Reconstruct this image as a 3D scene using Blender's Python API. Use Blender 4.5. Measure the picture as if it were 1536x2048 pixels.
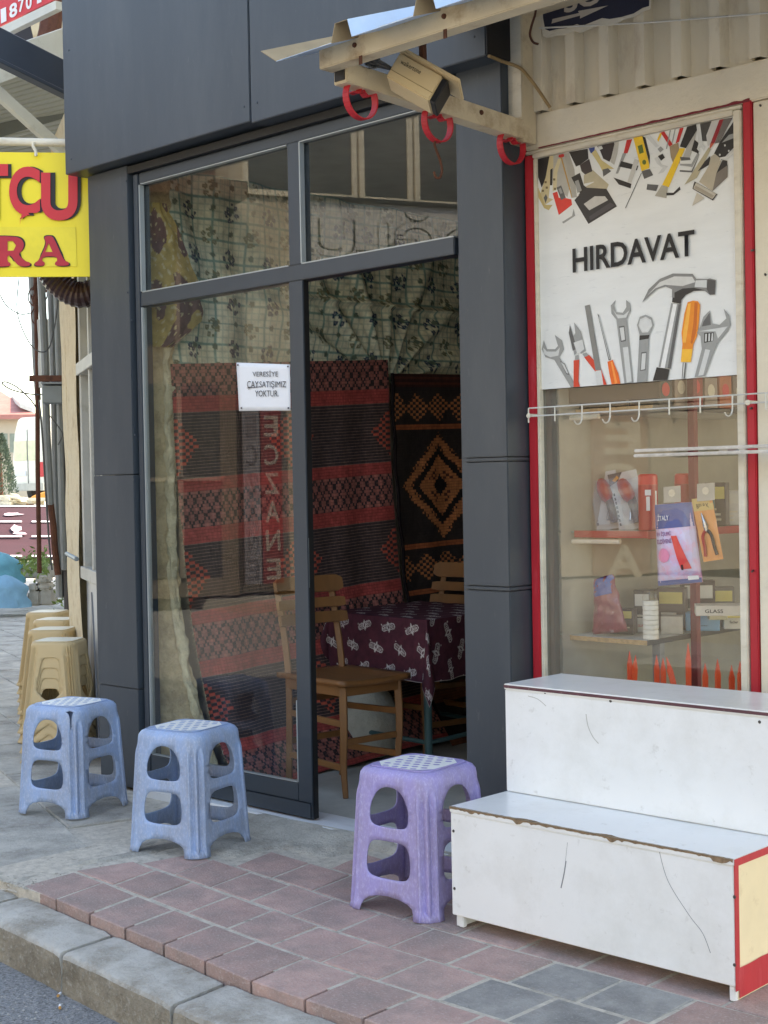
import bpy, bmesh, math, random
from mathutils import Vector, Matrix, noise as mnoise
from mathutils.geometry import delaunay_2d_cdt
random.seed(7)
C = bpy.context.scene
for o in list(bpy.data.objects): bpy.data.objects.remove(o)
R = math.radians

# ------------------------------------------------------------------ camera
CAMP = Vector((0.0, -3.884, 1.36))
RX = Vector((0.7228, 0.6908, -0.0187)); YAW = Vector((-0.691, 0.722, -0.018))
FW = YAW.normalized(); RT = (RX - FW * RX.dot(FW)).normalized(); UP = RT.cross(FW)
FPX = 2840.0
cd = bpy.data.cameras.new('camera'); cam = bpy.data.objects.new('camera', cd); C.collection.objects.link(cam)
cd.sensor_fit = 'VERTICAL'; cd.sensor_height = 36.0; cd.lens = FPX * 36.0 / 2048.0
cd.clip_start = 0.05; cd.clip_end = 900.0
m3 = Matrix((RT, UP, -FW)).transposed(); cam.matrix_world = Matrix.Translation(CAMP) @ m3.to_4x4()
C.camera = cam
# ------------------------------------------------------------------ daylight
SUN_EL, SUN_AZ = R(48), (0.42, 0.91)           # the sun stands behind the shops
w = bpy.data.worlds.new('World'); C.world = w; w.use_nodes = True
nt = w.node_tree; bg = nt.nodes['Background']; sky = nt.nodes.new('ShaderNodeTexSky')
sky.sky_type = 'NISHITA'; sky.sun_disc = False; sky.sun_elevation = SUN_EL
sky.sun_rotation = math.atan2(SUN_AZ[0], SUN_AZ[1]); sky.air_density = 1.0; sky.dust_density = 1.2; sky.ozone_density = 1.0
nt.links.new(sky.outputs[0], bg.inputs[0]); bg.inputs[1].default_value = 0.15
sd = bpy.data.lights.new('sun', 'SUN'); sd.energy = 2.2; sd.angle = R(0.53); sd.color = (1.0, 0.94, 0.84)
sun = bpy.data.objects.new('sun', sd); C.collection.objects.link(sun)
dv = Vector((SUN_AZ[0] * math.cos(SUN_EL), SUN_AZ[1] * math.cos(SUN_EL), math.sin(SUN_EL)))
sun.rotation_euler = dv.to_track_quat('Z', 'Y').to_euler()
C.view_settings.view_transform = 'Standard'; C.view_settings.look = 'None'
C.view_settings.exposure = 2.35; C.view_settings.gamma = 1.0; C.view_settings.use_white_balance = True; C.view_settings.white_balance_temperature = 8300; C.view_settings.use_curve_mapping = False
C.render.engine = 'CYCLES'; C.cycles.use_denoising = True; C.cycles.max_bounces = 9
C.cycles.diffuse_bounces = 5; C.cycles.glossy_bounces = 5; C.cycles.transparent_max_bounces = 24
C.cycles.sample_clamp_indirect = 6.0

# ------------------------------------------------------------------ helpers: measuring
def ray(px, py): return RT * (px - 768) - UP * (py - 1024) + FW * FPX
def onY(px, py, y=0.0): r = ray(px, py); return CAMP + r * ((y - CAMP.y) / r.y)
def onZ(px, py, z=0.0): r = ray(px, py); return CAMP + r * ((z - CAMP.z) / r.z)
def onX(px, py, x=0.0): r = ray(px, py); return CAMP + r * ((x - CAMP.x) / r.x)
def atD(px, py, d): return CAMP + ray(px, py) * (d / FPX)
def proj(p):
    q = Vector(p) - CAMP; f = q.dot(FW)
    return 768 + FPX * q.dot(RT) / f, 1024 - FPX * q.dot(UP) / f
def infront(p): return (Vector(p) - CAMP).dot(FW) > 0.1
# ------------------------------------------------------------------ helpers: materials
def c(r, g, b): return tuple((v / 255 / 12.92 if v < 10 else ((v / 255 + .055) / 1.055) ** 2.4) for v in (r, g, b))
MATS = {}
def M(name, col, rough=.6, metal=0.0, var=.12, vscale=6.0, spot=None, spot2=None, bump=None, bump2=None, rnd=0.0, spec=.5, stretch=None, coat=0.0, uv=False):
    """procedural surface: base colour with soft variation, optional worn / dirty spots, fine relief"""
    if name in MATS: return MATS[name]
    m = bpy.data.materials.new(name); m.use_nodes = True; t = m.node_tree; N = t.nodes; L = t.links.new
    b = N['Principled BSDF']; b.inputs['Roughness'].default_value = rough; b.inputs['Metallic'].default_value = metal
    b.inputs['Specular IOR Level'].default_value = spec; b.inputs['Coat Weight'].default_value = coat
    tc = N.new('ShaderNodeTexCoord'); co = tc.outputs['UV' if uv else 'Object']
    if stretch:
        mp = N.new('ShaderNodeMapping'); mp.inputs['Scale'].default_value = stretch; L(co, mp.inputs[0]); co = mp.outputs[0]
    def nz(scale, detail=5, rough_=.6):
        n = N.new('ShaderNodeTexNoise'); n.inputs['Scale'].default_value = scale; n.inputs['Detail'].default_value = detail
        n.inputs['Roughness'].default_value = rough_; L(co, n.inputs['Vector']); return n.outputs['Fac']
    def mix(fac, a, bcol):
        x = N.new('ShaderNodeMix'); x.data_type = 'RGBA'; L(fac, x.inputs[0])
        for s, v in ((x.inputs[6], a), (x.inputs[7], bcol)):
            if isinstance(v, tuple): s.default_value = (*v, 1)
            else: L(v, s)
        return x.outputs[2]
    def ramp(fac, a, bq):
        r = N.new('ShaderNodeMapRange'); L(fac, r.inputs[0]); r.inputs[1].default_value = a; r.inputs[2].default_value = bq; return r.outputs[0]
    cur = mix(ramp(nz(vscale), .3, .7), tuple(v * (1 - var) for v in col), tuple(min(1, v * (1 + var)) for v in col))
    if rnd:
        oi = N.new('ShaderNodeObjectInfo'); r = ramp(oi.outputs['Random'], 0, 1); hs = N.new('ShaderNodeHueSaturation')
        mr = N.new('ShaderNodeMapRange'); L(oi.outputs['Random'], mr.inputs[0]); mr.inputs[3].default_value = 1 - rnd; mr.inputs[4].default_value = 1 + rnd
        L(mr.outputs[0], hs.inputs['Value']); L(cur, hs.inputs['Color']); cur = hs.outputs[0]
    for sp in (spot, spot2):
        if sp:
            scol, sscale, lo, hi, amt = sp
            f = ramp(nz(sscale, 8, .7), lo, hi); mm = N.new('ShaderNodeMath'); mm.operation = 'MULTIPLY'; L(f, mm.inputs[0]); mm.inputs[1].default_value = amt
            cur = mix(mm.outputs[0], cur, scol)
    L(cur, b.inputs['Base Color'])
    hgt = None
    for bp in (bump, bump2):
        if bp:
            bn = N.new('ShaderNodeBump'); bn.inputs['Strength'].default_value = bp[1]; bn.inputs['Distance'].default_value = bp[2] if len(bp) > 2 else .004
            L(nz(bp[0], 6, .65), bn.inputs['Height'])
            if hgt: L(hgt, bn.inputs['Normal'])
            hgt = bn.outputs[0]
    if hgt: L(hgt, b.inputs['Normal'])
    MATS[name] = m; return m
def glass(name, tint=(.955, .965, .955), base=.038, rough=0.0, bend=1.0):
    m = bpy.data.materials.new(name); m.use_nodes = True; t = m.node_tree; N = t.nodes; L = t.links.new
    N.remove(N['Principled BSDF']); out = N['Material Output']
    tr = N.new('ShaderNodeBsdfTransparent'); tr.inputs[0].default_value = (*tint, 1)
    gl = N.new('ShaderNodeBsdfGlossy'); gl.inputs['Roughness'].default_value = rough
    lw = N.new('ShaderNodeLayerWeight'); lw.inputs['Blend'].default_value = .5
    p = N.new('ShaderNodeMath'); p.operation = 'POWER'; p.inputs[1].default_value = 4.6; L(lw.outputs['Facing'], p.inputs[0])
    ma = N.new('ShaderNodeMath'); ma.operation = 'MULTIPLY_ADD'; ma.inputs[1].default_value = 1 - base; ma.inputs[2].default_value = base; L(p.outputs[0], ma.inputs[0])
    mx = N.new('ShaderNodeMixShader'); L(ma.outputs[0], mx.inputs[0]); L(tr.outputs[0], mx.inputs[1]); L(gl.outputs[0], mx.inputs[2]); L(mx.outputs[0], out.inputs[0])
    return m
def vcol(name, rough=.8, bump=None, spec=.3, sheen=0.0, weave=None):
    """cloth or matting whose printed / woven pattern is carried by the mesh colours"""
    m = bpy.data.materials.new(name); m.use_nodes = True; t = m.node_tree; N = t.nodes; L = t.links.new; b = N['Principled BSDF']
    a = N.new('ShaderNodeVertexColor'); a.layer_name = 'pattern'; b.inputs['Roughness'].default_value = rough; b.inputs['Specular IOR Level'].default_value = spec
    tc = N.new('ShaderNodeTexCoord'); n = N.new('ShaderNodeTexNoise'); n.inputs['Scale'].default_value = 30; n.inputs['Detail'].default_value = 6; L(tc.outputs['Object'], n.inputs['Vector'])
    mr = N.new('ShaderNodeMapRange'); mr.inputs[1].default_value = .3; mr.inputs[2].default_value = .7; mr.inputs[3].default_value = .75; mr.inputs[4].default_value = 1.2; L(n.outputs['Fac'], mr.inputs[0])
    hs = N.new('ShaderNodeHueSaturation'); L(a.outputs['Color'], hs.inputs['Color']); L(mr.outputs[0], hs.inputs['Value']); L(hs.outputs[0], b.inputs['Base Color'])
    if weave:
        wv = N.new('ShaderNodeTexWave'); wv.bands_direction = weave[0]; wv.inputs['Scale'].default_value = weave[1]; wv.inputs['Distortion'].default_value = .6; L(tc.outputs['UV'], wv.inputs['Vector'])
        bn = N.new('ShaderNodeBump'); bn.inputs['Strength'].default_value = weave[2]; bn.inputs['Distance'].default_value = .004; L(wv.outputs['Fac'], bn.inputs['Height']); L(bn.outputs[0], b.inputs['Normal'])
    return m
# ------------------------------------------------------------------ helpers: geometry
class MB:
    def __init__(s): s.v = []; s.f = []; s.mi = []; s.k = 0
    def face(s, pts, mi=None):
        i = len(s.v); s.v += [Vector(p) for p in pts]; s.f.append(list(range(i, i + len(pts)))); s.mi.append(s.k if mi is None else mi)
    def raw(s, vs, fs):
        i = len(s.v); s.v += [Vector(p) for p in vs]; s.f += [[a + i for a in f] for f in fs]; s.mi += [s.k] * len(fs)
    def box(s, x0, x1, y0, y1, z0, z1):
        x0, x1 = sorted((x0, x1)); y0, y1 = sorted((y0, y1)); z0, z1 = sorted((z0, z1))
        s.raw([(x, y, z) for x in (x0, x1) for y in (y0, y1) for z in (z0, z1)], [(0, 1, 3, 2), (4, 6, 7, 5), (0, 4, 5, 1), (2, 3, 7, 6), (0, 2, 6, 4), (1, 5, 7, 3)]); return s
    def obox(s, o, a, b, d):   # oriented box: corner o, edge vectors a b d
        o, a, b, d = map(Vector, (o, a, b, d)); 
        if a.cross(b).dot(d) < 0: a, b = b, a
        s.raw([o + i * a + j * b + k * d for i in (0, 1) for j in (0, 1) for k in (0, 1)], [(0, 1, 3, 2), (4, 6, 7, 5), (0, 4, 5, 1), (2, 3, 7, 6), (0, 2, 6, 4), (1, 5, 7, 3)]); return s
    def bar(s, p, q, wd, ht, up=(0, 0, 1)):
        p, q = Vector(p), Vector(q); d = q - p; up = Vector(up); sd_ = d.cross(up)
        if sd_.length < 1e-6: sd_ = d.cross(Vector((1, 0, 0)))
        sd_.normalize(); u2 = sd_.cross(d).normalized()
        return s.obox(p - sd_ * wd / 2 - u2 * ht / 2, d, sd_ * wd, u2 * ht)
    def tube(s, pts, r, n=8, cap=True):
        pts = [Vector(p) for p in pts]; rs = r if isinstance(r, (list, tuple)) else [r] * len(pts); i0 = len(s.v); ref = None
        for i, p in enumerate(pts):
            d = (pts[min(i + 1, len(pts) - 1)] - pts[max(i - 1, 0)]).normalized()
            if ref is None: ref = Vector((0, 0, 1)) if abs(d.z) < .9 else Vector((1, 0, 0))
            a = d.cross(ref).normalized(); bq = a.cross(d).normalized(); ref = bq
            s.v += [p + (a * math.cos(6.28318 * k / n) + bq * math.sin(6.28318 * k / n)) * rs[i] for k in range(n)]
        for i in range(len(pts) - 1):
            for k in range(n):
                s.f.append([i0 + i * n + k, i0 + i * n + (k + 1) % n, i0 + (i + 1) * n + (k + 1) % n, i0 + (i + 1) * n + k]); s.mi.append(s.k)
        if cap: s.f.append([i0 + k for k in range(n)][::-1]); s.f.append([i0 + (len(pts) - 1) * n + k for k in range(n)]); s.mi += [s.k, s.k]
        return s
    def lathe(s, o, prof, n=24, axis=(0, 0, 1)):
        o = Vector(o); ax = Vector(axis).normalized(); a = ax.orthogonal().normalized(); bq = ax.cross(a); i0 = len(s.v)
        for r_, h in prof: s.v += [o + ax * h + (a * math.cos(6.28318 * k / n) + bq * math.sin(6.28318 * k / n)) * r_ for k in range(n)]
        for i in range(len(prof) - 1):
            for k in range(n): s.f.append([i0 + i * n + k, i0 + i * n + (k + 1) % n, i0 + (i + 1) * n + (k + 1) % n, i0 + (i + 1) * n + k]); s.mi.append(s.k)
        s.f.append([i0 + k for k in range(n)][::-1]); s.f.append([i0 + (len(prof) - 1) * n + k for k in range(n)]); s.mi += [s.k, s.k]; return s
    def prism(s, poly, d):     # polygon of 3-D points pushed along vector d
        d = Vector(d); p = [Vector(q) for q in poly]; i = len(s.v); n = len(p); s.v += p + [q + d for q in p]
        s.f += [list(range(i, i + n))[::-1], list(range(i + n, i + 2 * n))]; s.mi += [s.k] * 2
        for k in range(n): s.f.append([i + k, i + (k + 1) % n, i + n + (k + 1) % n, i + n + k]); s.mi.append(s.k)
        return s
    def grid(s, fn, nu, nv):
        i = len(s.v); s.v += [Vector(fn(a / nu, b_ / nv)) for b_ in range(nv + 1) for a in range(nu + 1)]
        for b_ in range(nv):
            for a in range(nu):
                k = i + b_ * (nu + 1) + a; s.f.append([k, k + 1, k + nu + 2, k + nu + 1]); s.mi.append(s.k)
        return s
    def build(s, name, mats, parent=None, smooth=False, bevel=0.0, seg=1, fix=True, solid=0.0, merge=False):
        me = bpy.data.meshes.new(name); inv = WM(parent).inverted() if parent else Matrix()
        me.from_pydata([inv @ v for v in s.v], [], s.f)
        for m in (mats if isinstance(mats, (list, tuple)) else [mats]): me.materials.append(m)
        for p, k in zip(me.polygons, s.mi): p.material_index = k
        bm = bmesh.new(); bm.from_mesh(me)
        if merge: bmesh.ops.remove_doubles(bm, verts=bm.verts, dist=1e-5)
        if fix: bmesh.ops.recalc_face_normals(bm, faces=bm.faces)
        if bevel: bmesh.ops.bevel(bm, geom=list(bm.edges), offset=bevel, segments=seg, affect='EDGES', clamp_overlap=True)
        for f in bm.faces: f.smooth = smooth
        bm.to_mesh(me); bm.free()
        if smooth: me.set_sharp_from_angle(angle=R(38))
        o = bpy.data.objects.new(name, me); C.collection.objects.link(o)
        if parent: o.parent = parent
        if solid: md = o.modifiers.new('thickness', 'SOLIDIFY'); md.thickness = solid; md.offset = -1
        return o
def WM(o):
    m = Matrix()
    while o: m = Matrix.LocRotScale(o.location, o.rotation_euler, o.scale) @ m; o = o.parent
    return m
def tag(o, label=None, cat=None, group=None, kind=None):
    for k, v in (('label', label), ('category', cat), ('group', group), ('kind', kind)):
        if v: o[k] = v
    return o
def thing(name, label, cat, loc=(0, 0, 0), rz=0.0, group=None):
    o = bpy.data.objects.new(name, None); C.collection.objects.link(o); o.location = loc; o.rotation_euler = (0, 0, rz); o.empty_display_size = .1
    return tag(o, label, cat, group)
def dup(root, loc, rz, label=None):
    r = root.copy(); C.collection.objects.link(r); r.location = loc; r.rotation_euler = (0, 0, rz)
    if label: r['label'] = label
    for ch in list(root.children):
        d = ch.copy(); C.collection.objects.link(d); d.parent = r
        for g in list(ch.children): e = g.copy(); C.collection.objects.link(e); e.parent = d
    return r
def text(name, body, quad, mat, parent, lift=.0006, bold=0.0, shear=0.0, thick=0.0004, spacing=1.0):
    """lettering laid into a quad given as lower-left point, right vector, up vector"""
    o_, u_, v_ = map(Vector, quad); cu = bpy.data.curves.new(name, 'FONT'); cu.body = body; cu.offset = bold; cu.shear = shear; cu.extrude = 0.0; cu.resolution_u = 7 if bold > .03 else 3; cu.space_character = spacing; cu.fill_mode = 'FRONT'
    tmp = bpy.data.objects.new('t', cu); C.collection.objects.link(tmp); me = bpy.data.meshes.new_from_object(tmp.evaluated_get(bpy.context.evaluated_depsgraph_get()))
    bpy.data.objects.remove(tmp); bpy.data.curves.remove(cu)
    xs = [v.co.x for v in me.vertices]; ys = [v.co.y for v in me.vertices]; x0, x1, y0, y1 = min(xs), max(xs), min(ys), max(ys)
    nrm = u_.cross(v_).normalized(); inv = WM(parent).inverted() if parent else Matrix()
    for v in me.vertices: v.co = inv @ (o_ + u_ * ((v.co.x - x0) / (x1 - x0)) + v_ * ((v.co.y - y0) / (y1 - y0)) + nrm * lift)
    me.materials.clear(); me.materials.append(mat); o = bpy.data.objects.new(name, me); C.collection.objects.link(o)
    if parent: o.parent = parent
    return o
def inpoly(x, y, P):
    r = False; j = len(P) - 1
    for i in range(len(P)):
        if (P[i][1] > y) != (P[j][1] > y) and x < (P[j][0] - P[i][0]) * (y - P[i][1]) / (P[j][1] - P[i][1]) + P[i][0]: r = not r
        j = i
    return r
def cut_sheet(outer, holes, step, lines=()):
    """triangulated sheet with real openings"""
    vs = []; es = []
    for P in [outer] + holes:
        i = len(vs); vs += P; es += [(i + k, i + (k + 1) % len(P)) for k in range(len(P))]
    for a in range(len(lines)):
        pass
    xs = [p[0] for p in outer]; ys = [p[1] for p in outer]; x = min(xs)
    def far(px, py): return all((px - q[0]) ** 2 + (py - q[1]) ** 2 > (step * .5) ** 2 for q in vs0)
    vs0 = list(vs)
    while x <= max(xs) + 1e-9:
        y = min(ys)
        while y <= max(ys) + 1e-9:
            if inpoly(x, y, outer) and not any(inpoly(x, y, h) for h in holes) and far(x, y): vs.append((x, y))
            y += step
        x += step
    v, e, f, *_ = delaunay_2d_cdt([Vector(p) for p in vs], es, [], 0, 1e-6)
    keep = []
    for t in f:
        cx_ = sum(v[i].x for i in t) / len(t); cy_ = sum(v[i].y for i in t) / len(t)
        if inpoly(cx_, cy_, outer) and not any(inpoly(cx_, cy_, h) for h in holes): keep.append(list(t))
    return [(p.x, p.y) for p in v], keep
def smoothpoly(P, n=3):
    for _ in range(n):
        Q = []
        for i in range(len(P)):
            a, b_ = P[i], P[(i + 1) % len(P)]; Q += [(a[0] * .75 + b_[0] * .25, a[1] * .75 + b_[1] * .25), (a[0] * .25 + b_[0] * .75, a[1] * .25 + b_[1] * .75)]
        P = Q
    return P
def spline(P, n=8):
    P = [Vector(p) for p in P]; out = []
    for i in range(len(P) - 1):
        a, b_, d, e = P[max(i - 1, 0)], P[i], P[i + 1], P[min(i + 2, len(P) - 1)]
        for k in range(n):
            t = k / n; out.append(.5 * ((2 * b_) + (d - a) * t + (2 * a - 5 * b_ + 4 * d - e) * t * t + (3 * b_ - a - 3 * d + e) * t ** 3))
    return out + [P[-1]]
X3, Y3, Z3 = Vector((1, 0, 0)), Vector((0, 1, 0)), Vector((0, 0, 1))
# ------------------------------------------------------------------ surfaces
m_clad = M('slate_aluminium', c(64, 73, 82), .38, .25, .06, 2, spot=(c(104, 110, 114), 5, .46, .75, .22), spot2=(c(118, 122, 124), 60, .62, .74, .4), stretch=(1, 1, .22), bump=(9, .04))
m_clad2 = M('slate_aluminium_frame', c(60, 70, 80), .34, .25, .05, 3, spot=(c(100, 108, 114), 30, .62, .8, .35))
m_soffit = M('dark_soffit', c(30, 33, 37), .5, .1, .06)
m_bead = M('pale_gasket', c(160, 168, 170), .3, .3, .05)
m_glass = glass('window_glass')
m_glass_dusty = glass('display_glass', (.96, .96, .95), .05, .01)
m_black = M('black_rubber', c(18, 18, 20), .5)
m_marble = M('worn_marble', c(222, 226, 228), .35, 0, .08, 4, spot=(c(150, 152, 150), 3, .5, .8, .5), stretch=(1, 6, 1))
m_conc = M('concrete', c(188, 183, 171), .92, 0, .16, 7, spot=(c(112, 106, 98), 4, .42, .66, .7), spot2=(c(188, 184, 174), 90, .52, .68, .6), bump=(70, 1.0, .008), bump2=(10, .9, .02))
m_floor = M('screed_floor', c(176, 175, 168), .75, 0, .12, 3, spot=(c(130, 128, 122), 2.5, .42, .7, .6), bump=(30, .3))
m_inner = M('room_plaster', c(168, 163, 150), .9, 0, .1)
m_plaster = M('crumbling_plaster', c(214, 194, 156), .95, 0, .16, 8, spot=(c(156, 136, 106), 12, .44, .66, .7), bump=(22, 1.0, .03), bump2=(70, .8, .01))
m_foam = M('plaster_lip', c(224, 212, 178), .95, 0, .15, 20, bump=(50, 1.0, .02))
m_tile = M('red_paver', c(184, 152, 143), .88, 0, .16, 11, spot=(c(140, 130, 124), 4, .42, .66, .75), spot2=(c(196, 178, 170), 120, .52, .66, .7), bump=(120, 1.0, .006), bump2=(14, .5, .008), rnd=.13)
m_gtile = M('grey_paver', c(158, 155, 150), .88, 0, .16, 11, spot=(c(104, 104, 102), 5, .42, .66, .7), spot2=(c(178, 178, 176), 120, .54, .68, .6), bump=(120, 1.0, .006), bump2=(14, .5, .008), rnd=.08)
m_slab = M('dusty_slab', c(184, 180, 170), .92, 0, .16, 7, spot=(c(112, 108, 102), 3.4, .42, .66, .7), spot2=(c(190, 186, 178), 100, .52, .68, .65), bump=(90, 1.0, .007), bump2=(9, .8, .012), rnd=.08)
m_joint = M('sandy_joint', c(192, 184, 170), .95, 0, .2, 30, spot=(c(96, 90, 80), 14, .55, .75, .8), bump=(90, .8, .006))
m_kerb = M('kerb_concrete', c(188, 185, 177), .88, 0, .12, 6, spot=(c(134, 126, 112), 4.5, .44, .64, .8), spot2=(c(188, 188, 184), 80, .54, .68, .65), bump=(90, 1.0, .008), bump2=(12, .9, .015))
m_kerbf = M('kerb_face', c(158, 148, 130), .92, 0, .15, 7, spot=(c(112, 102, 86), 6, .42, .64, .8), spot2=(c(186, 182, 172), 60, .52, .66, .6), bump=(60, 1.0, .012), bump2=(12, .9, .02))
m_road = M('asphalt', c(142, 144, 146), .9, 0, .25, 50, spot=(c(170, 170, 168), 70, .48, .6, .8), spot2=(c(92, 92, 92), 90, .5, .62, .8), bump=(70, 1.0, .02))
m_plaza = M('plaza_paving', c(150, 148, 142), .9, 0, .14, 3, spot=(c(118, 114, 108), 1.2, .5, .75, .6))
m_beige = M('cream_wall_paint', c(224, 214, 192), .8, 0, .07, 3, spot=(c(168, 140, 100), 2.4, .56, .8, .55), spot2=(c(222, 216, 204), 5, .55, .8, .4), bump=(70, .35, .006), bump2=(12, .35, .01))
m_cream = M('cream_steel_paint', c(206, 192, 164), .6, .05, .1, 6, spot=(c(138, 104, 66), 7, .52, .72, .7), bump=(60, .25))
m_creamw = M('white_wood_trim', c(216, 208, 190), .7, 0, .1, 8, spot=(c(170, 150, 118), 9, .55, .75, .5), stretch=(1, 1, 3), bump=(40, .3))
m_red = M('red_brush_paint', c(186, 34, 48), .55, 0, .12, 9, spot=(c(214, 96, 104), 20, .58, .74, .5), stretch=(1, 1, .2), bump=(50, .3))
m_redd = M('dark_red_post', c(118, 22, 36), .55, 0, .1)
m_rust = M('rusty_iron', c(92, 56, 40), .85, .1, .25, 12, spot=(c(58, 34, 26), 18, .5, .7, .7), bump=(60, .6))
m_galv = M('galvanised_pipe', c(126, 132, 136), .5, .5, .1, 8, spot=(c(110, 112, 112), 10, .5, .75, .5))
m_white = M('white_laminate', c(236, 236, 233), .32, 0, .03, 3, spot=(c(176, 172, 162), 22, .60, .76, .6), spot2=(c(206, 204, 196), 3.5, .46, .75, .55), coat=.15)
m_edge = M('chipped_board_edge', c(140, 116, 90), .9, 0, .25, 40, spot=(c(84, 66, 48), 60, .5, .7, .6), bump=(120, .8, .006))
m_paper = M('white_paper', c(226, 228, 232), .7, 0, .02, 8, bump=(9, .25, .01))
m_ink = M('black_ink', c(30, 28, 28), .6, 0, .05)
m_inkred = M('red_print', c(206, 38, 48), .5, 0, .05)
m_yellow = M('yellow_sign_vinyl', c(238, 214, 40), .4, 0, .03, 3)
m_wood = M('chair_wood', c(126, 84, 46), .55, 0, .3, 5, spot=(c(92, 62, 34), 5, .5, .72, .7), stretch=(1, 1, .25), bump=(30, .25), rnd=.08)
m_woods = M('chair_seat_wood', c(124, 82, 46), .45, 0, .28, 5, spot=(c(84, 56, 32), 5, .5, .72, .7), stretch=(.3, 3, 1), bump=(30, .25))
m_teal = M('teal_steel', c(58, 92, 96), .5, .2, .12)
m_bulb = M('dark_brown_pipe', c(52, 30, 28), .3, 0, .08)
m_cable = M('grey_cable', c(70, 72, 74), .6)
m_slate_beam = M('blue_black_beam', c(44, 54, 68), .45, .2, .08)
m_whitesteel = M('dusty_white_steel', c(196, 198, 192), .55, .1, .08, 6, spot=(c(150, 146, 136), 10, .55, .75, .5))
m_canopy = M('canopy_sheet', c(176, 178, 172), .6, .1, .06, 3)
m_opp = M('sunlit_render', c(176, 166, 150), .85, 0, .06, 1.2, spot=(c(176, 160, 136), 1.5, .55, .8, .5))
m_oppsign = M('grey_sign_board', c(196, 196, 198), .6, 0, .04)
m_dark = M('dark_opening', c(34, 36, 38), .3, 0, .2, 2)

# ------------------------------------------------------------------ ground
def struct(name, mb, mat, parent=None, **k):
    o = mb.build(name, mat, parent, **k); 
    if not parent: o['kind'] = 'structure'
    return o
b = MB(); b.box(-300, 300, -300, 300, -.6, -.25); struct('ground', b, m_plaza)
b = MB(); b.face([(-60, -7.6, -.17), (60, -7.6, -.17), (60, -1.3, -.17), (-60, -1.3, -.17)]); struct('road', b, m_road)
b = MB(); b.box(-70, 60, -14, -7.6, -.3, -.04); struct('far_pavement', b, m_plaza)
# own pavement: a bed of sandy mortar that the pavers sit in
def rowy(k, x):            # the paving rows bend to follow the kerb
    base = (-1.335, -1.105, -.882, -.662, -.437, -.215)[k]
    return base + .082 * max(0.0, -3.05 - x) * (1.0 if x > -4.4 else 1.0)
b = MB(); b.box(-4.6, 6, -1.235, .11, -.3, -.0025)
pav = struct('pavement', b, m_joint)
b = MB(); b.box(-40, -4.6, -1.2, 14, -.3, -.014); plaza = struct('side_pavement', b, m_joint)
def paver(q, mat, parent, top, lift=0.0, gap=.0060, bev=.005, drop=.05):
    q = [Vector((p[0], p[1], 0)) for p in q]; ce = sum(q, Vector()) / 4
    inn = [p + (ce - p).normalized() * gap * 1.3 for p in q]; inn2 = [p + (ce - p).normalized() * bev for p in inn]
    tl = [random.uniform(-.0025, .0025) for _ in q]; b = MB()
    vs = [p + Z3 * (top - drop) for p in inn] + [p + Z3 * (top - bev * .6 + t_) for p, t_ in zip(inn, tl)] + [p + Z3 * (top + t_) for p, t_ in zip(inn2, tl)]
    fs = [(8, 9, 10, 11)] + [(i, (i + 1) % 4, 4 + (i + 1) % 4, 4 + i) for i in range(4)] + [(4 + i, 4 + (i + 1) % 4, 8 + (i + 1) % 4, 8 + i) for i in range(4)]
    b.raw(vs, fs); return b.build('paving_tile', mat, parent, bevel=0)
j0 = (-4.104, -4.097, -4.040, -3.965, -3.905); pit = (.2212, .2285, .2285, .2285, .229)
for k in range(5):
    for n in range(-1, 26):
        x0 = j0[k] + n * pit[k]; x1 = x0 + pit[k]
        if x0 > .6: break
        sh = lambda x: -.022 if k < 2 else 0.0
        f = lambda x, e: (x + (.024 if e == 0 else -.024) * min(1, max(0, (-2.4 - x) / 1.6)), rowy(k + e, x))
        q = [f(x0, 0), f(x1, 0), f(x1, 1), f(x0, 1)]
        if n == -1:
            if k > 2: continue
            lx = (-4.31, -4.33, -4.24)[k]; q[0] = (lx, rowy(k, lx)); q[3] = (lx - (.02 if k == 0 else -.05), rowy(k + 1, lx)); 
        if k == 4 and x0 < -3.75: continue
        if k == 3 and x0 < -4.05: continue
        mt = m_tile
        if x0 > -2.56 and k == 2 and x0 < -2.1 or (k == 1 and -2.55 < x0 < -2.2): mt = m_gtile
        paver(q, mt, pav, 0.0)
# grey dusty slabs to the left, running on down the side street
du = Vector((-.94, .34, 0)); dv2 = Vector((.30, .954, 0)); o0 = Vector((-4.40, -1.215, 0)); cnt = 0
for i in range(0, 30):
    for j in range(-1, 16):
        L_ = .41; q = [o0 + du * (L_ * (i + a) - .13 * (j % 2)) + dv2 * (L_ * .9 * (j + e)) for a, e in ((1, 0), (0, 0), (0, 1), (1, 1))]
        ce = sum(q, Vector()) / 4; px, py = proj(ce) if infront(ce) else (9999, 0)
        if not (-60 < px < 330): continue
        if ce.x > -4.46 and ce.y > -1.2 or ce.x > -5.45 and ce.y > -.02 or ce.y > .1 + (-5.6 - ce.x) * .52 - .15 and ce.x > -7.3: continue
        if q[1].y < -1.3 and q[1].x > -4.5: continue
        paver([(p.x, p.y) for p in q], m_slab, plaza, -.004, bev=.008); cnt += 1
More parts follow.
